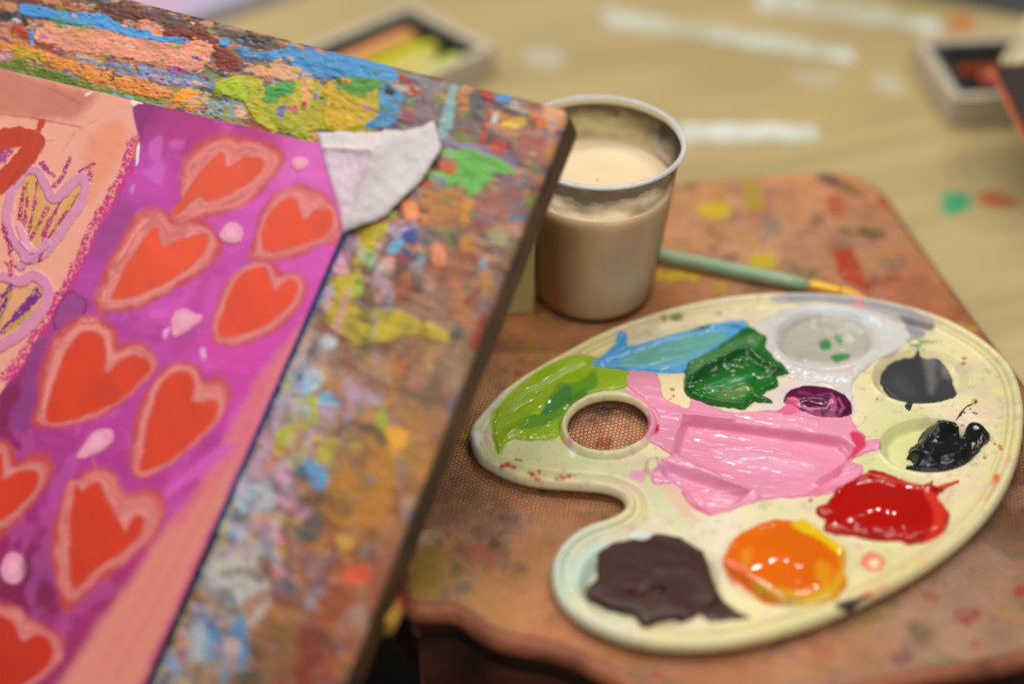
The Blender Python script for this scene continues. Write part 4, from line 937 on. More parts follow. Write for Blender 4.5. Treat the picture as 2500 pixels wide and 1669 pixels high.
    c.poly(P_('2135,495 2150,488 2162,500 2155,514 2138,512'), (190, 176, 90), soft=1.5, rough=1); c.stroke(P_('2150,508 2152,502'), 2.2, K, soft=1, rough=1)
    c.stroke(P_('2230,830 2210,880 2190,910'), 4, (214, 160, 100), soft=3, rough=2, alpha=.6)
    return c.col
P = np.stack([X, Y, FZ], -1)
pc = plastic_colours(P)
groove = np.exp(-((DO + .0072) / .0008) ** 2)[..., None] * (fbm(X * 30, Y * 30, 3, 3)[..., None]) * .7      # old ochre paint settled in the groove inside the rim
pc = pc * (1 - groove) + lin((176, 140, 62)) * groove
sxg, syg = project(P.reshape(-1, 3)); SX, SY = sxg.reshape(X.shape), syg.reshape(X.shape)
N = grid_normals(P); N *= np.sign(N[10, 10, 2])
pal = empty('palette', (pal_out[:, 0].mean(), pal_out[:, 1].mean(), 0.0), 'cream plastic paint palette with thumb hole and round wells, lying on the brown hardboard', 'palette')
ok = (DO < -.0032) & (DH > .0022)
okc = ok[:-1, :-1] & ok[1:, :-1] & ok[:-1, 1:] & ok[1:, 1:]
wc = WL[:-1, :-1]
grid_part('tray_floor', P, okc & (wc < 0), M_plastic, pal, pc, N)
for i in range(len(wells)):
    grid_part('paint_well' if i < 7 else 'mixing_well', P, okc & (wc == i), M_plastic, pal, pc, N)
prof = [(.0030, .0050), (.0012, .0044), (.0004, .0049), (0, .0057), (.0001, .0066), (.0006, .0080), (.0014, .0092), (.0024, .0098), (.0034, .0099), (.0044, .0094), (.0052, .0085), (.0058, .0074), (.0063, .0060), (.0066, .0046)]
rings = [np.c_[offset(pal_out, d * .86, 3), np.full(len(pal_out), z * .94)] for d, z in prof]
sweep_closed('rim', rings, M_plastic, pal, plastic_colours(np.stack(rings)).reshape(-1, 3))
prof = [(-.0016, .0056), (-.0003, .0058), (.0, .0064), (-.0001, .0072), (-.0005, .0084), (-.0012, .0094), (-.0020, .0097), (-.0028, .0092), (-.0035, .0080), (-.0041, .0066), (-.0046, .0050)]
rings = [np.c_[offset(hole, d, 2), np.full(len(hole), z)] for d, z in prof]
sweep_closed('thumb_hole_ring', rings, M_plastic, pal, plastic_colours(np.stack(rings)).reshape(-1, 3))

# ------------------------------------------------------------------ wet paint on the palette
def blob(name, pts, rgb, label, material, T=.0012, w=.003, follow=1.0, level=None, amp=.0003, scale=150, stretch=(1, 1), ang=0, rough=1.6, seed=1, patches=(), strokes=(), domes=(), ridges=(), vary=.12, streak=.0, cat='paint'):
    poly = smooth_poly(plan(P_(pts), ZF + .0005), 4)
    x0, y0 = poly.min(0) - .004; x1, y1 = poly.max(0) + .004
    s_ = .00036
    X2, Y2 = np.meshgrid(np.arange(x0, x1, s_), np.arange(y0, y1, s_))
    d = sdf(poly, X2, Y2)
    d = d + (fbm(X2 * 260, Y2 * 260, seed, 4, .6) - .5) * .0011 * rough + (fbm(X2 * 90, Y2 * 90, seed + 4, 3) - .5) * .001 * rough
    fz = sample(FZ, X2, Y2)
    ca, sa = math.cos(math.radians(ang)), math.sin(math.radians(ang))
    xr, yr = (X2 * ca + Y2 * sa) * stretch[0], (-X2 * sa + Y2 * ca) * stretch[1]
    prof = np.sqrt(np.clip(1 - (1 - np.clip(-d / w, 0, 1)) ** 2, 0, 1))
    base = fz * follow + ZF * (1 - follow)
    z = base + T * prof + amp * (fbm(xr * scale, yr * scale, seed + 11, 4, .5) - .5) * 2 * sstep(0, -.0015, d) + .00008 * sstep(.0, -.0004, d)
    if level is not None: z = np.maximum(fz + .00035 * prof, ZF + level + 0 * z) + amp * (fbm(xr * scale, yr * scale, seed + 11, 3) - .5) * sstep(0, -.0015, d)
    if material is M_wet: z = z + amp * .3 * (fbm(xr * scale * 3.2, yr * scale * 3.2, seed + 19, 3, .6) - .5) * 2 * sstep(0, -.0015, d)
    P0 = np.stack([X2, Y2, z], -1); px, py = pix_grid(P0)
    for (cx, cy, rx, ry, hgt) in domes:
        q = P_(f'{cx},{cy}')[0]; k = np.hypot((px - q[0]) / (rx / 1.678), (py - q[1]) / (ry / 1.678))
        z = z + hgt * sstep(1.0, 0.0, k) * sstep(.0004, -.0015, d)
    for (ln, wd, hgt) in ridges:
        k = line_dist(P_(ln), px + (fbm(px / 22, py / 22, seed, 2) - .5) * 12, py)
        z = z + hgt * np.exp(-(k / (wd / 1.678)) ** 2) * sstep(.0004, -.001, d)
    z = np.where(d > 0, fz - np.clip(d * 1.2, 0, .0012), z)
    sink = sstep(0, -.0004, d); z = z * sink + (fz - .0003) * (1 - sink) if level is None else np.where(d > -.0001, fz - .0003, z)
    P0[..., 2] = z
    c = Canvas(px, py, xr * 1000, yr * 1000, lin(rgb))
    c.col = c.col * (1 + vary * 2 * (fbm(xr * scale * .7, yr * scale * .7, seed + 30, 4, .6)[..., None] - .5))
    for it in patches:
        kw = dict(soft=4, rough=6, seed=seed + 2, vary=.1); kw.update(it[2] if len(it) > 2 else {}); c.poly(P_(it[0]), it[1], **kw)
    for it in strokes:
        kw = dict(soft=3, rough=3, seed=seed + 3); kw.update(it[3] if len(it) > 3 else {}); c.stroke(P_(it[0]), it[1], it[2], **kw)
    o_ = (d < .0012) & (sample(DO, X2, Y2) < -.004) & (sample(DH, X2, Y2) > .0032)
    cell = o_[:-1, :-1] & o_[1:, :-1] & o_[:-1, 1:] & o_[1:, 1:]
    o = grid_part(name, P0, cell, material, None, c.col)
    return tag(o, label, cat, 'paints on the palette')

blob('white_paint', '1235,200 1300,150 1400,115 1550,105 1700,125 1800,165 1875,225 1840,290 1760,335 1700,375 1655,420 1650,480 1640,540 1615,500 1560,440 1460,418 1370,400 1330,340 1290,290 1250,250', (212, 208, 206),
     'translucent white paint smeared over and around the far round well of the palette', M_wet, T=.0007, w=.0015, amp=.0004, scale=120, stretch=(1, 2.2), ang=20, rough=2.0, seed=5,
     patches=(('1350,260 1380,190 1460,155 1580,150 1680,190 1720,260 1680,320 1580,345 1450,340 1370,310', (182, 176, 166), dict(soft=8)), ('1440,130 1560,110 1700,140 1800,190 1840,230 1760,220 1640,170 1540,150', (206, 214, 222), dict(alpha=.7)), ('1510,255 1550,250 1555,285 1520,290', (70, 140, 84), dict(rough=5)), ('1575,235 1600,240 1605,265 1585,262', (90, 150, 100), dict(rough=4)), ('1560,315 1630,305 1640,322 1600,338 1565,335', (72, 140, 80), dict(rough=5)), ('1560,365 1650,350 1640,385 1570,380', (214, 196, 186), dict(alpha=.6)), ('1590,200 1680,190 1690,230 1620,240', (196, 190, 184), dict(alpha=.7))),
     domes=((1500, 185, 30, 26, .0016), (1635, 235, 70, 40, .0012), (1560, 210, 30, 22, .0008)), ridges=(('1330,300 1400,360 1520,395 1640,400', 16, .0008), ('1740,300 1690,350 1620,395', 16, .0009), ('1650,130 1760,170', 14, .0008)))
blob('grey_paint', '1768,390 1790,340 1850,315 1890,312 1905,300 1918,292 1930,302 1945,312 2000,316 2040,352 2066,420 2078,470 2040,495 1980,508 1900,500 1830,475 1785,435', (62, 62, 66), 'flat dark grey paint filling a round well at the far right of the palette', M_matte, level=-.0016, amp=.00025, scale=70, rough=1.6, seed=12, vary=.2,
     patches=(('1940,330 1990,330 1985,420 1970,470 1950,400', (128, 126, 128), dict(alpha=.6, soft=12)), ('2010,340 2050,370 2050,410 2010,390', (140, 138, 138), dict(alpha=.6, soft=10)), ('1900,270 1940,270 1940,300 1900,300', (40, 62, 56), {}), ('1790,420 1850,400 1900,470 1840,470', (84, 84, 92), dict(alpha=.5, soft=20))))
blob('grey_drip', '1862,515 1878,502 1898,500 1890,525 1882,538 1868,530', (44, 46, 48), 'tiny dark drip on cream plastic just below the grey paint well', M_matte, T=.0006, w=.001, amp=0, rough=.4, seed=2)
blob('black_paint', '1862,745 1900,738 1890,715 1872,708 1895,672 1915,650 1935,610 1985,578 2050,580 2085,600 2098,628 2130,598 2180,606 2212,648 2205,672 2145,722 2115,750 2050,778 1970,786 1890,768', (26, 26, 29), 'thick glossy black paint blob in the right-hand well of the palette', M_wet, T=.0030, w=.004, follow=.75, amp=.0005, scale=90, rough=1.8, seed=23, vary=.2,
     domes=((1995, 630, 70, 45, .0040), (1950, 730, 70, 40, .0022), (2060, 740, 60, 30, .0016), (2040, 620, 36, 26, .0022)), ridges=(('1930,690 1960,650 2020,610 2080,620', 14, .0018), ('1900,715 1960,740 2060,735 2110,700', 12, .0016), ('2100,690 2180,640', 16, .0008)), patches=(('1880,660 1920,650 1910,690 1870,705', (70, 66, 56), dict(alpha=.7)), ('1905,650 1960,590 2010,620 1960,690', (52, 50, 50), dict(alpha=.6, soft=10)), ('1890,730 1990,740 2100,750 2000,782 1900,770', (22, 30, 42), {})))
blob('red_paint', '1498,938 1540,920 1560,890 1600,850 1660,815 1700,800 1712,783 1780,795 1860,826 1930,846 1975,822 1985,852 2030,835 2085,828 2040,855 2008,880 2005,905 2040,958 2032,1010 2003,1060 1900,1090 1850,1080 1700,1062 1560,1042 1528,1022 1545,985 1508,965', (176, 16, 8), 'glossy scarlet red paint swelling over a well at the right of the palette', M_gel, T=.0026, w=.004, follow=.25, amp=.00018, scale=60, rough=2.0, seed=31, vary=.06,
     domes=((1780, 955, 250, 135, .0042), (1900, 925, 110, 70, .0010)), ridges=(('1960,860 2010,930 2010,1010', 24, .0009), ('1700,800 1850,845 1960,860', 14, .0010)), patches=(('1940,880 2010,900 2035,960 2000,1060 1930,1080 1980,990', (214, 50, 34), {}), ('1700,800 1780,800 1900,845 1960,850 1900,870 1780,830', (196, 50, 36), {}), ('1990,850 2085,828 2040,860', (226, 84, 50), {})))
blob('orange_paint', '1112,1152 1140,1102 1180,1052 1265,1002 1340,990 1415,992 1450,983 1530,1038 1600,1090 1622,1120 1612,1200 1622,1240 1580,1312 1500,1332 1420,1342 1340,1322 1270,1282 1200,1225 1128,1182', (226, 104, 10), 'glossy orange paint with yellow edges in a near well of the palette', M_gel, T=.0024, w=.0045, follow=.3, amp=.00012, scale=60, rough=1.2, seed=44, vary=.06,
     domes=((1360, 1160, 260, 170, .0040), (1440, 1200, 120, 90, .0008)),
     patches=(('1415,985 1455,985 1540,1040 1610,1095 1600,1130 1540,1090 1460,1050 1400,1010', (226, 190, 24), dict(soft=6)), ('1620,1120 1615,1240 1560,1320 1420,1342 1300,1300 1240,1255 1330,1270 1450,1280 1540,1250 1590,1190', (216, 168, 30), dict(soft=12, rough=12)), ('1500,1170 1560,1180 1540,1260 1490,1230', (228, 160, 30), dict(alpha=.7, soft=8)), ('1190,1120 1230,1120 1225,1180 1195,1170', (228, 160, 40), dict(alpha=.6, soft=8)), ('1280,1275 1380,1300 1450,1320 1400,1338 1310,1310', (170, 126, 30), dict(alpha=.8, soft=8)), ('1240,1250 1290,1260 1290,1290', (176, 150, 50), dict(alpha=.7))))
blob('brown_paint', '553,1272 590,1225 605,1180 600,1130 612,1108 650,1088 740,1058 770,1062 800,1064 840,1044 900,1050 960,1066 1030,1110 1060,1170 1075,1225 1110,1300 1165,1345 1232,1384 1180,1394 1090,1402 1050,1400 1015,1372 1000,1360 975,1382 940,1370 900,1368 850,1376 800,1396 770,1372 745,1345 700,1340 640,1318 590,1295', (60, 31, 22), 'smooth chocolate brown paint pooled in the near left well of the palette', M_matte, level=-.0004, amp=.0004, scale=55, rough=1.3, seed=52, vary=.16,
     domes=((850, 1272, 34, 24, .0022), (760, 1275, 50, 26, -.0016)), patches=(('735,1255 790,1250 840,1285 790,1300 745,1290', (66, 26, 22), dict(soft=8)), ('835,1258 870,1258 870,1290 840,1295', (36, 36, 40), dict(soft=6))))
blob('lime_paint', '168,600 200,525 280,442 350,385 440,338 540,314 600,322 640,350 700,368 735,392 722,432 690,452 620,455 540,490 480,545 445,600 435,645 350,662 262,655 222,678 205,716 184,690', (152, 186, 38), 'lime green paint spread beside the thumb hole of the palette', M_wet, T=.0010, w=.0018, amp=.0003, scale=120, stretch=(.5, 2.4), ang=38, rough=1.6, seed=63,
     patches=(('280,600 330,560 372,552 395,490 440,430 492,428 540,410 592,378 604,430 560,470 490,520 430,580 350,612 290,615', (96, 152, 44), dict(soft=5, alpha=.9)), ('375,545 420,480 470,440 495,450 480,500 420,545 385,556', (70, 132, 62), dict(soft=4)), ('480,500 545,450 560,470 500,530', (70, 130, 44), dict(alpha=.7))), strokes=(('190,610 240,540 320,470 430,395 540,345', 3, (190, 210, 120), dict(alpha=.6)),), ridges=(('185,620 240,545 320,475 430,398 545,345', 7, .0008), ('230,640 320,560 420,480', 10, .0004), ('400,590 470,520 540,480', 10, .0006)))
blob('blue_paint', '565,345 600,325 640,295 672,270 690,228 722,226 728,255 780,250 850,226 980,193 1060,182 1150,176 1212,178 1222,225 1180,262 1080,310 980,352 900,380 800,376 680,374 600,368', (86, 164, 222), 'sky blue paint stroke with a teal centre at the far edge of the palette', M_wet, T=.0018, w=.0022, amp=.0005, scale=120, stretch=(.5, 2.2), ang=25, rough=1.6, seed=71,
     patches=(('690,345 760,300 880,262 1000,232 1090,222 1130,240 1060,290 960,335 840,355 740,362', (112, 180, 172), dict(soft=7, rough=8)), ('760,360 880,350 1000,300 1060,290 960,350 860,372', (112, 186, 216), dict(alpha=.7)), ('980,190 1060,175 1055,205 985,215', (20, 78, 44), dict(rough=5))), ridges=(('620,340 740,290 900,240 1080,205', 9, .0008), ('640,362 800,350 950,310', 8, .0006), ('1060,190 1200,190', 14, .0008)))
blob('pink_paint', '706,392 730,376 800,374 838,384 862,420 866,470 905,505 945,522 975,530 985,486 1010,498 1090,528 1180,545 1290,540 1350,528 1400,500 1440,520 1500,560 1580,566 1640,562 1664,612 1700,640 1700,660 1752,655 1768,690 1700,712 1650,742 1694,762 1690,800 1612,850 1550,880 1400,895 1290,906 1200,930 1080,966 1030,955 985,925 950,880 942,838 880,838 840,838 818,805 850,770 858,735 905,722 860,690 800,655 800,625 845,595 838,545 800,500 750,462 728,440', (236, 152, 184), 'large pool of glossy pink paint filling the mixing well of the palette', M_wet, T=.0010, w=.0018, amp=.0005, scale=75, stretch=(.4, 2.2), ang=-14, rough=1.4, seed=83, vary=.10,
     patches=(('960,572 1300,612 1600,652 1590,690 1300,652 1000,620', (222, 112, 150), dict(alpha=.55, soft=8)), ('1640,630 1692,640 1700,670 1670,720 1620,750 1650,690', (214, 64, 100), dict(soft=5)), ('1510,820 1600,765 1610,775 1560,830 1490,870', (214, 90, 130), dict(alpha=.6)), ('800,620 850,595 855,625 810,650', (206, 50, 90), dict(soft=4)), ('945,840 960,890 1040,950 1090,962 1040,968 985,930', (218, 96, 130), dict(alpha=.8)), ('1380,895 1480,870 1600,840 1560,885', (222, 100, 140), dict(alpha=.6)), ('1100,700 1300,720 1500,760 1400,800 1150,760', (240, 172, 206), dict(alpha=.7, soft=16)), ('850,780 940,760 960,830 880,850', (226, 150, 196), dict(alpha=.7, soft=10)), ('1330,530 1400,490 1450,520 1400,560 1350,550', (228, 108, 150), dict(soft=6))),  # first patch: darker pink paints the shade on the well's far wall
     domes=((1155, 725, 40, 30, .0012), (1330, 690, 60, 24, .0008), (1260, 770, 80, 30, .0006), (1050, 860, 60, 40, .0006)), ridges=(('900,555 1000,560 1150,575', 8, .0010), ('1180,545 1350,560 1500,585', 9, .0008), ('870,700 1000,770 1150,840 1260,880', 10, .0010), ('1060,700 1250,690 1400,712', 6, .0007), ('1120,740 1300,730 1480,760', 5, .0006), ('1500,840 1600,790 1660,770', 9, .0009), ('1000,900 1080,880 1200,870', 7, .0007), ('960,640 940,600 990,580', 8, .0006), ('830,540 850,600 830,640', 8, .0007), ('1600,690 1640,740 1580,800', 9, .0008)))
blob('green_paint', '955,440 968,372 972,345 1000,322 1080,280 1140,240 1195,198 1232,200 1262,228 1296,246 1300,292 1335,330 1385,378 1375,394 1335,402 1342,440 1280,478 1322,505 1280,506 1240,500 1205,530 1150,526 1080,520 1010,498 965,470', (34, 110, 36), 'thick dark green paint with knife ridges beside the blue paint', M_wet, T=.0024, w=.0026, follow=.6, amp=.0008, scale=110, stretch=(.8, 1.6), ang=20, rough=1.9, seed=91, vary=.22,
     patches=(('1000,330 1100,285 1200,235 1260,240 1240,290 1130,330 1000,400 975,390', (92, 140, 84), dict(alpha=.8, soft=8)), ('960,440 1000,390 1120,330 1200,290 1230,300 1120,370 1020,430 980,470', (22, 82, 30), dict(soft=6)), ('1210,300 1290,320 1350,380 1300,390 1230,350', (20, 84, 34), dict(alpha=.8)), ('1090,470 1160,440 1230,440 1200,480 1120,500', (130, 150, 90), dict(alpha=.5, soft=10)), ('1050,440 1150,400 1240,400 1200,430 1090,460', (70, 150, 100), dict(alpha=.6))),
     ridges=(('985,410 1080,350 1200,290', 16, .0030), ('1215,290 1280,340 1370,390', 12, .0022), ('1050,440 1130,420 1240,410', 6, .0012), ('1040,460 1140,450 1220,430', 5, .0010), ('1200,500 1260,490 1310,505', 8, .0012), ('990,470 1090,505 1180,515', 9, .0012)), domes=((1200, 430, 60, 40, .0012),))
blob('purple_paint', '1362,498 1385,462 1430,446 1480,444 1545,452 1612,480 1646,520 1636,552 1590,566 1500,566 1430,545 1390,522', (88, 18, 62), 'small glossy plum purple paint dab streaked with pink, beside the pink pool', M_wet, T=.0028, w=.003, follow=.8, amp=.0004, scale=100, rough=1.2, seed=97, vary=.25,
     patches=(('1345,520 1400,485 1430,510 1430,540 1380,545', (224, 104, 140), dict(soft=5)), ('1420,530 1500,548 1580,556 1500,560 1430,548', (206, 120, 170), dict(alpha=.8, soft=3)), ('1560,470 1580,500 1575,545 1555,540 1560,500', (190, 96, 150), dict(alpha=.7, soft=3))), strokes=(('1410,515 1470,535 1540,530 1560,500', 3, (206, 120, 160)), ('1590,490 1610,530 1590,555', 3, (170, 80, 130)), ('1430,465 1500,480 1550,470', 3, (140, 50, 100))), ridges=(('1400,500 1470,485 1560,500 1600,540', 12, .0009), ('1400,530 1500,545 1580,540', 9, .0007)))

# ------------------------------------------------------------------ cup of milky rinse water
r = ray(1443, 770)
cbase = hit_z(1447, 703, 0.0)
cx, cy = cbase[0], cbase[1]
dist_y = cy
rr_ = ray(1465, 337); cup_h = float(CAM[2] + rr_[2] * (cy / rr_[1])); print('cup_h', cup_h)
cup = empty('plastic_cup', (cx, cy, .0005), 'clear plastic cup with paint-stained rim, standing behind the drawing board corner', 'cup')
R0, R1 = .0302, .0388
def rad(z): return R0 + (R1 - R0) * (z / cup_h)
c0 = (cx, cy, .0005)
lathe('cup_wall', [(R0 - .004, 0), (R0 - .001, .0004), (R0, .0015)] + [(rad(z), z) for z in np.linspace(.003, cup_h - .004, 14)], c0, M_clear, cup)
M_rim = rim_mat()
rc_, rz = rad(cup_h), cup_h - .002
lathe('cup_rim', [(rc_ + .0010 + .0014 * math.cos(a), rz + .0012 * math.sin(a)) for a in np.linspace(0, 2 * np.pi, 12, endpoint=False)], c0, M_rim, cup, closed=True)
zl = cup_h * .735
lathe('dried_stain', [(rad(z) - .0006, z) for z in np.linspace(zl + .001, cup_h - .004, 8)], c0, M_stain, cup)
M_liquid = mat('milky_water', (250, 226, 192), rough=.16, spec=.5, sss=.35, mottle=((240, 208, 168), 30, .35, .7))
M_liquid.node_tree.nodes['Principled BSDF'].inputs['Subsurface Scale'].default_value = .008
liq = lathe('rinse_water', [(0.0005, .0016), (R0 - .003, .0016), (R0 - .0006, .003)] + [(rad(z) - .0008, z) for z in np.linspace(.005, zl, 10)] + [(rad(zl) - .0016, zl + .0002), (rad(zl) * .6, zl), (.0005, zl)], c0, M_liquid)
tag(liq, 'cloudy beige paint water filling most of the plastic cup', 'liquid')

# cream box behind the cup, at the drawing board's edge
M_card = mat('cream_card', (216, 206, 142), rough=.6, mottle=((204, 192, 126), 20, .4, .7))
pL, pR = hit_z(1150, 772, 0.0), hit_z(1304, 768, 0.0)
dv = (pR - pL)[:2]; dv /= np.linalg.norm(dv); nv_ = np.array([-dv[1], dv[0]])
q0 = pL[:2] - dv * .03; q1 = pR[:2]
bxo = prism('cream_box', [tuple(q0), tuple(q1), tuple(q1 + nv_ * .018), tuple(q0 + nv_ * .018)], .0004, .058, M_card, bevel=.0012)
tag(bxo, 'small plain cream box standing between the plastic cup and the drawing board edge', 'box')

# ------------------------------------------------------------------ brush
br = empty('paint_brush', tuple(hit_z(1975, 697, .004)), 'slim paint brush with pale green handle, lying on the hardboard behind the palette', 'paint brush')
M_green = mat('green_lacquer', (158, 184, 152), rough=.25, spec=.5, mottle=((130, 160, 126), 40, .4, .7))
M_gold = mat('brass_ferrule', (232, 172, 60), rough=.32, metallic=.35)
M_hair = mat('bristle', (236, 176, 66), rough=.6, bump=(700, .4, .001))
b0, b1, b2, b3 = hit_z(1430, 585, .0042), hit_z(1975, 697, .0046), hit_z(2052, 713, .0048), hit_z(2128, 737, .0040)
tube_mesh('handle', [b0 + (b1 - b0) * t for t in np.linspace(0, 1, 9)], [.0023, .0029, .0033, .0036, .0038, .0039, .0038, .0037, .0034], M_green, br)
fr_t = np.linspace(0, 1, 11); fr_r = [.0035, .0037, .0033, .0037, .0033, .0037, .0034, .0034, .0033, .0033, .0032]
tube_mesh('ferrule', [b1 + (b2 - b1) * t for t in fr_t], fr_r, M_gold, br)
tube_mesh('bristles', [b2 + (b3 - b2) * t for t in np.linspace(0, 1, 7)], [.0031, .0033, .0032, .0028, .0021, .0012, .0004], M_hair, br)

# ------------------------------------------------------------------ wooden stub with red tip at the board's torn corner
M_stub = mat('yellow_wood', (214, 160, 70), rough=.55, mottle=((190, 132, 54), 60, .4, .7))
M_redp = mat('red_stub_paint', (176, 52, 44), rough=.5)
s0, s1 = hit_z(925, 1528, .003), hit_z(952, 1478, .003); s2 = s1 + (s1 - s0) * .35
stb = empty('wooden_stub', tuple(s0), 'short yellow wooden stub with a red painted end beside the torn hardboard corner', 'wooden stub')
tube_mesh('wood', [s0, s0 + (s1 - s0) * .08, s1], [.0052, .0064, .0064], M_stub, stb)
tube_mesh('red_tip', [s1, s2], [.0060, .0058], M_redp, stb)

# ------------------------------------------------------------------ pastel trays on the table
M_box = mat('tray_card', (196, 186, 162), rough=.55, mottle=((205, 194, 176), 25, .4, .7))
M_foam = mat('black_liner', (26, 28, 32), rough=.75, bump=(120, .3, .001))
def tray(corner, along, across, la, lb, h, label, sticks, group, wall=.0065, open_end=False):
    c = np.array(corner[:2]); a = np.array(along[:2]); a /= np.linalg.norm(a); b = np.array(across[:2]); b = b - a * (a @ b); b /= np.linalg.norm(b)
    q = lambda s, t: tuple(c + a * s + b * t)
    root = empty('pastel_tray', (c[0], c[1], TABLE_Z), label, 'tray', 'pastel trays on the table')
    def pr(name, s0, s1, t0, t1, z0, z1, m, bev=.001):
        o = [q(s0, t0), q(s1, t0), q(s1, t1), q(s0, t1)]
        if a[0] * b[1] - a[1] * b[0] < 0: o = o[::-1]
        return prism(name, o, z0, z1, m, root, bev)
    z0 = TABLE_Z + .0005
    pr('tray_base', .0012, la - .0012, .0012, lb - .0012, z0, z0 + .003, M_box)
    pr('tray_wall', 0, la, 0, wall, z0, z0 + h, M_box); pr('tray_wall', 0, la, lb - wall, lb, z0, z0 + h, M_box)
    pr('tray_wall', 0, wall, wall + .0003, lb - wall - .0003, z0, z0 + h - .0004, M_box); pr('tray_wall', la - wall, la, wall + .0003, lb - wall - .0003, z0, z0 + h - .0004, M_box)
    lw = .010
    pr('foam_liner', wall + .0004, la - wall - .0004, wall + .0004, lb - wall - .0004, z0 + .0031, z0 + .006, M_foam)
    for k_, s in enumerate(((wall + .0005, wall + lw, wall + .0005, lb - wall - .0005), (la - wall - lw, la - wall - .0005, wall + .0005, lb - wall - .0005), (wall + lw + .0003, la - wall - lw - .0003, wall + .0005, wall + lw), (wall + lw + .0003, la - wall - lw - .0003, lb - wall - lw, lb - wall - .0005))):
        if open_end and k_ == 1: continue
        pr('foam_liner', *s, z0 + .0061, z0 + h - .002, M_foam)
    n = len(sticks); span = la - 2 * wall - (1 if open_end else 2) * lw - .004
    for i, (rgb, lab_, f0, f1) in enumerate(sticks):
        s = wall + lw + .002 + span * (i + .5) / n
        t0 = wall + lw + .003; t1 = lb - wall - lw - .003
        p0, p1 = q(s, t0 + (t1 - t0) * f0), q(s, t0 + (t1 - t0) * f1)
        rr_ = min(.0085, span / n * .48)
        zz = z0 + .0062 + rr_
        mm_ = mat('pastel_chalk', rgb, rough=.85, spec=.2, bump=(300, .3, .001))
        o = tube_mesh('pastel_stick', [np.array((*p0, zz)), np.array((*p0, zz)) * .97 + np.array((*p1, zz)) * .03, np.array((*p0, zz)) * .03 + np.array((*p1, zz)) * .97, np.array((*p1, zz))], [rr_ * .8, rr_, rr_, rr_ * .8], mm_, n=14)
        tag(o, lab_, 'pastel stick', group)
    return root
TZ = TABLE_Z + .02
k0 = hit_z(1000, 8, TZ); k1 = hit_z(1195, 108, TZ); k2 = hit_z(640, 95, TZ)
tray(k0, k1 - k0, k2 - k0, float(np.linalg.norm(k1 - k0)) + .006, .26, .02, 'open cream pastel tray with yellow and peach sticks, half hidden behind the drawing board',
     [((232, 160, 110), 'peach pastel stick lying next to the far black liner of the yellow pastel tray', .0, .95), ((176, 160, 40), 'olive yellow pastel stick in the tray behind the drawing board', .02, 1), ((206, 204, 70), 'bright lime yellow pastel stick in the tray behind the drawing board', .0, .9), ((214, 196, 140), 'pale straw pastel stick in the tray behind the drawing board', .05, 1), ((200, 206, 90), 'greenish yellow pastel stick, nearest the front wall of its tray', .0, .6)], 'pastels in the tray behind the drawing board', open_end=True)
k0 = hit_z(2150 + 370 / 4.48, 425 / 4.48, TZ); k1 = hit_z(2150 + 790 / 4.48, 1080 / 4.48, TZ); k2 = hit_z(2150 + 1500 / 4.48, 425 / 4.48, TZ)
tray(k0, k1 - k0, k2 - k0, float(np.linalg.norm(k1 - k0)), .22, .02, 'open white pastel tray with dark red sticks near the right edge of the table',
     [((70, 56, 40), 'dark umber pastel stick at the far side of the red pastel tray', .0, .6), ((150, 60, 30), 'rust pastel stick in the right-hand tray', .0, .5), ((206, 130, 90), 'salmon pastel stick in the right-hand tray', .08, .6), ((160, 24, 60), 'crimson pastel stick in the right-hand tray', .06, .6), ((30, 70, 66), 'dark teal pastel stick at the near side of the red pastel tray', .12, .8)], 'pastels in the right-hand tray')

# ------------------------------------------------------------------ strips of pale tape stuck on the table
M_strip = mat('pale_tape', (230, 234, 228), rough=.3, spec=.5, mottle=((190, 188, 160), 30, .38, .62))
def strip(quad, label):
    n = 14; a, b, c, d = [np.array(q, float) for q in quad]; top = []; bot = []
    for k in range(n + 1):
        t = k / n; top.append(hit_z(*(a + (b - a) * t + np.array([0, 3 * math.sin(k * 1.7)])), TABLE_Z + .0008)[:2]); bot.append(hit_z(*(d + (c - d) * t + np.array([0, 3 * math.sin(k * 2.3 + 1)])), TABLE_Z + .0008)[:2])
    o = top[::-1] + bot
    if sum(o[i][0] * o[(i + 1) % len(o)][1] - o[(i + 1) % len(o)][0] * o[i][1] for i in range(len(o))) < 0: o = o[::-1]
    return tag(prism('tape_strip', [tuple(v) for v in o], TABLE_Z + .0002, TABLE_Z + .0008, M_strip), label, 'tape', 'pale tape strips on the table')
strip([(1470, 22), (2080, 118), (2085, 152), (1475, 62)], 'long pale tape strip running across the table behind the cup')
strip([(1850, -30), (2300, 56), (2290, 80), (1850, 18)], 'pale tape strip at the far edge of the table, farthest from the cup')
strip([(1600, 302), (1985, 304), (2010, 344), (1600, 348)], 'short white tape strip on the table just right of the cup rim')

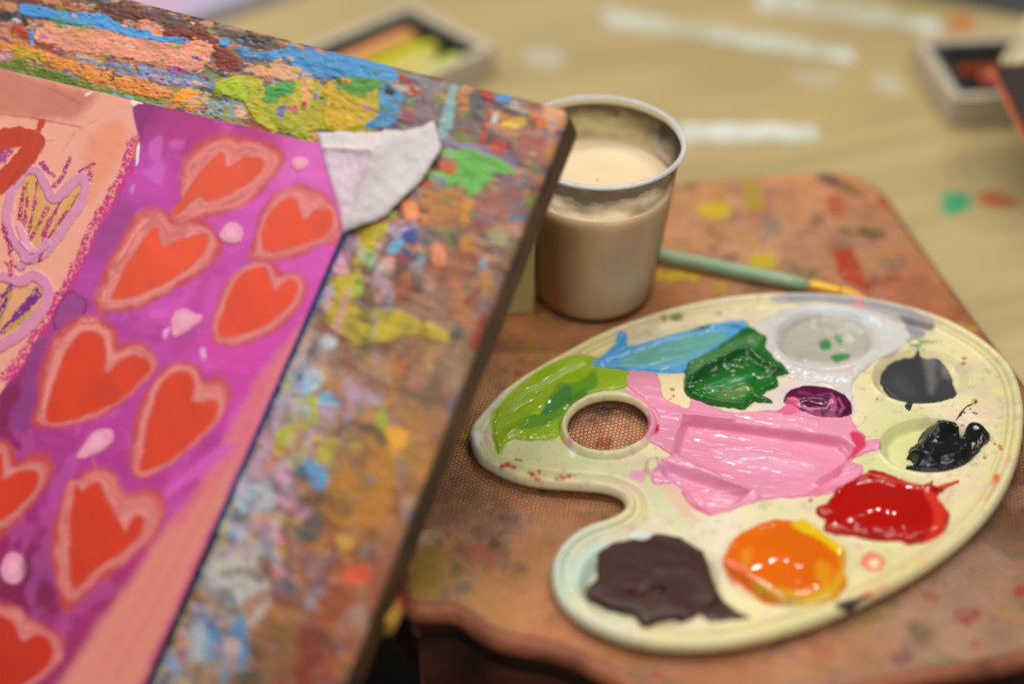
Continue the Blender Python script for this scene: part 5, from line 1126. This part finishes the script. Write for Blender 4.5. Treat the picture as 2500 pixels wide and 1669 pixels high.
# ------------------------------------------------------------------ lavender pad at the far left, second painted board at the far right
M_pad = mat('lavender_paper', (176, 176, 206), rough=.6, mottle=((206, 170, 200), 14, .42, .62))
g0, g1, g2 = hit_z(470, 36, TABLE_Z + .012), hit_z(640, -20, TABLE_Z + .012), hit_z(200, -70, TABLE_Z + .012)
e1 = (g1 - g0)[:2]; e1 /= np.linalg.norm(e1); e2 = np.array([-e1[1], e1[0]])
o = [g0[:2] - e1 * .12, g0[:2] + e1 * .16, g0[:2] + e1 * .16 + e2 * .22, g0[:2] - e1 * .12 + e2 * .22]
pad = prism('paper_pad', [tuple(v) for v in o], TABLE_Z + .0005, TABLE_Z + .012, M_pad, bevel=.001)
tag(pad, 'lavender painted paper pad on the table at the far left, behind the drawing board', 'paper pad')

ob = empty('second_drawing_board', tuple(hit_z(2500, 330, TABLE_Z)), 'corner of another drawing board, cream above and dark stained below, at the right edge', 'drawing board')
M_cream = mat('cream_paint', (206, 198, 160), rough=.5, mottle=((176, 160, 120), 25, .45, .65))
M_stained = mat('dark_stain', (40, 16, 10), rough=.5, mottle=((104, 50, 46), 30, .52, .7))
M_oredge = mat('orange_edge', (196, 96, 50), rough=.5)
Zo = .80
def at(x, y, z=Zo): return CAM + z * ray(x, y)
tip, upr, low, mid = at(2420, 167), at(2510, 22, .84), at(2512, 352, .76), at(2512, 150, .80)
tip2 = at(2428, 158, .802); 
back = np.array([.010, .012, -.006])
def slab(name, pts, m, par, t=back):
    n = len(pts); co = [p for p in pts] + [p + t for p in pts]
    f = [tuple(range(n)), tuple(range(n, 2 * n))[::-1]] + [(i, n + i, n + (i + 1) % n, (i + 1) % n) for i in range(n)]
    ob_ = raw_mesh(name, co, f, m, par, smooth=False)
    b = ob_.modifiers.new('bevel', 'BEVEL'); b.width = .004; b.segments = 3; b.limit_method = 'ANGLE'
    return ob_
ext = np.array([.22, .05, 0])
slab('cream_face', [tip, at(2470, 158, .805), upr + ext * .3 + (mid - upr) * .9, upr + ext * .3, upr], M_cream, ob)
sh = np.array([0, .0006, -.0006])
slab('stained_face', [tip + sh * 1, low, low + ext * .3, mid + ext * .3, at(2478, 156, .805) + sh], M_stained, ob)
slab('orange_rim', [tip - np.array([.0016, 0, .0006]), low - np.array([.0016, 0, .0006]), low - np.array([.0001, 0, 0]), tip - np.array([.0001, 0, 0])], M_oredge, ob)
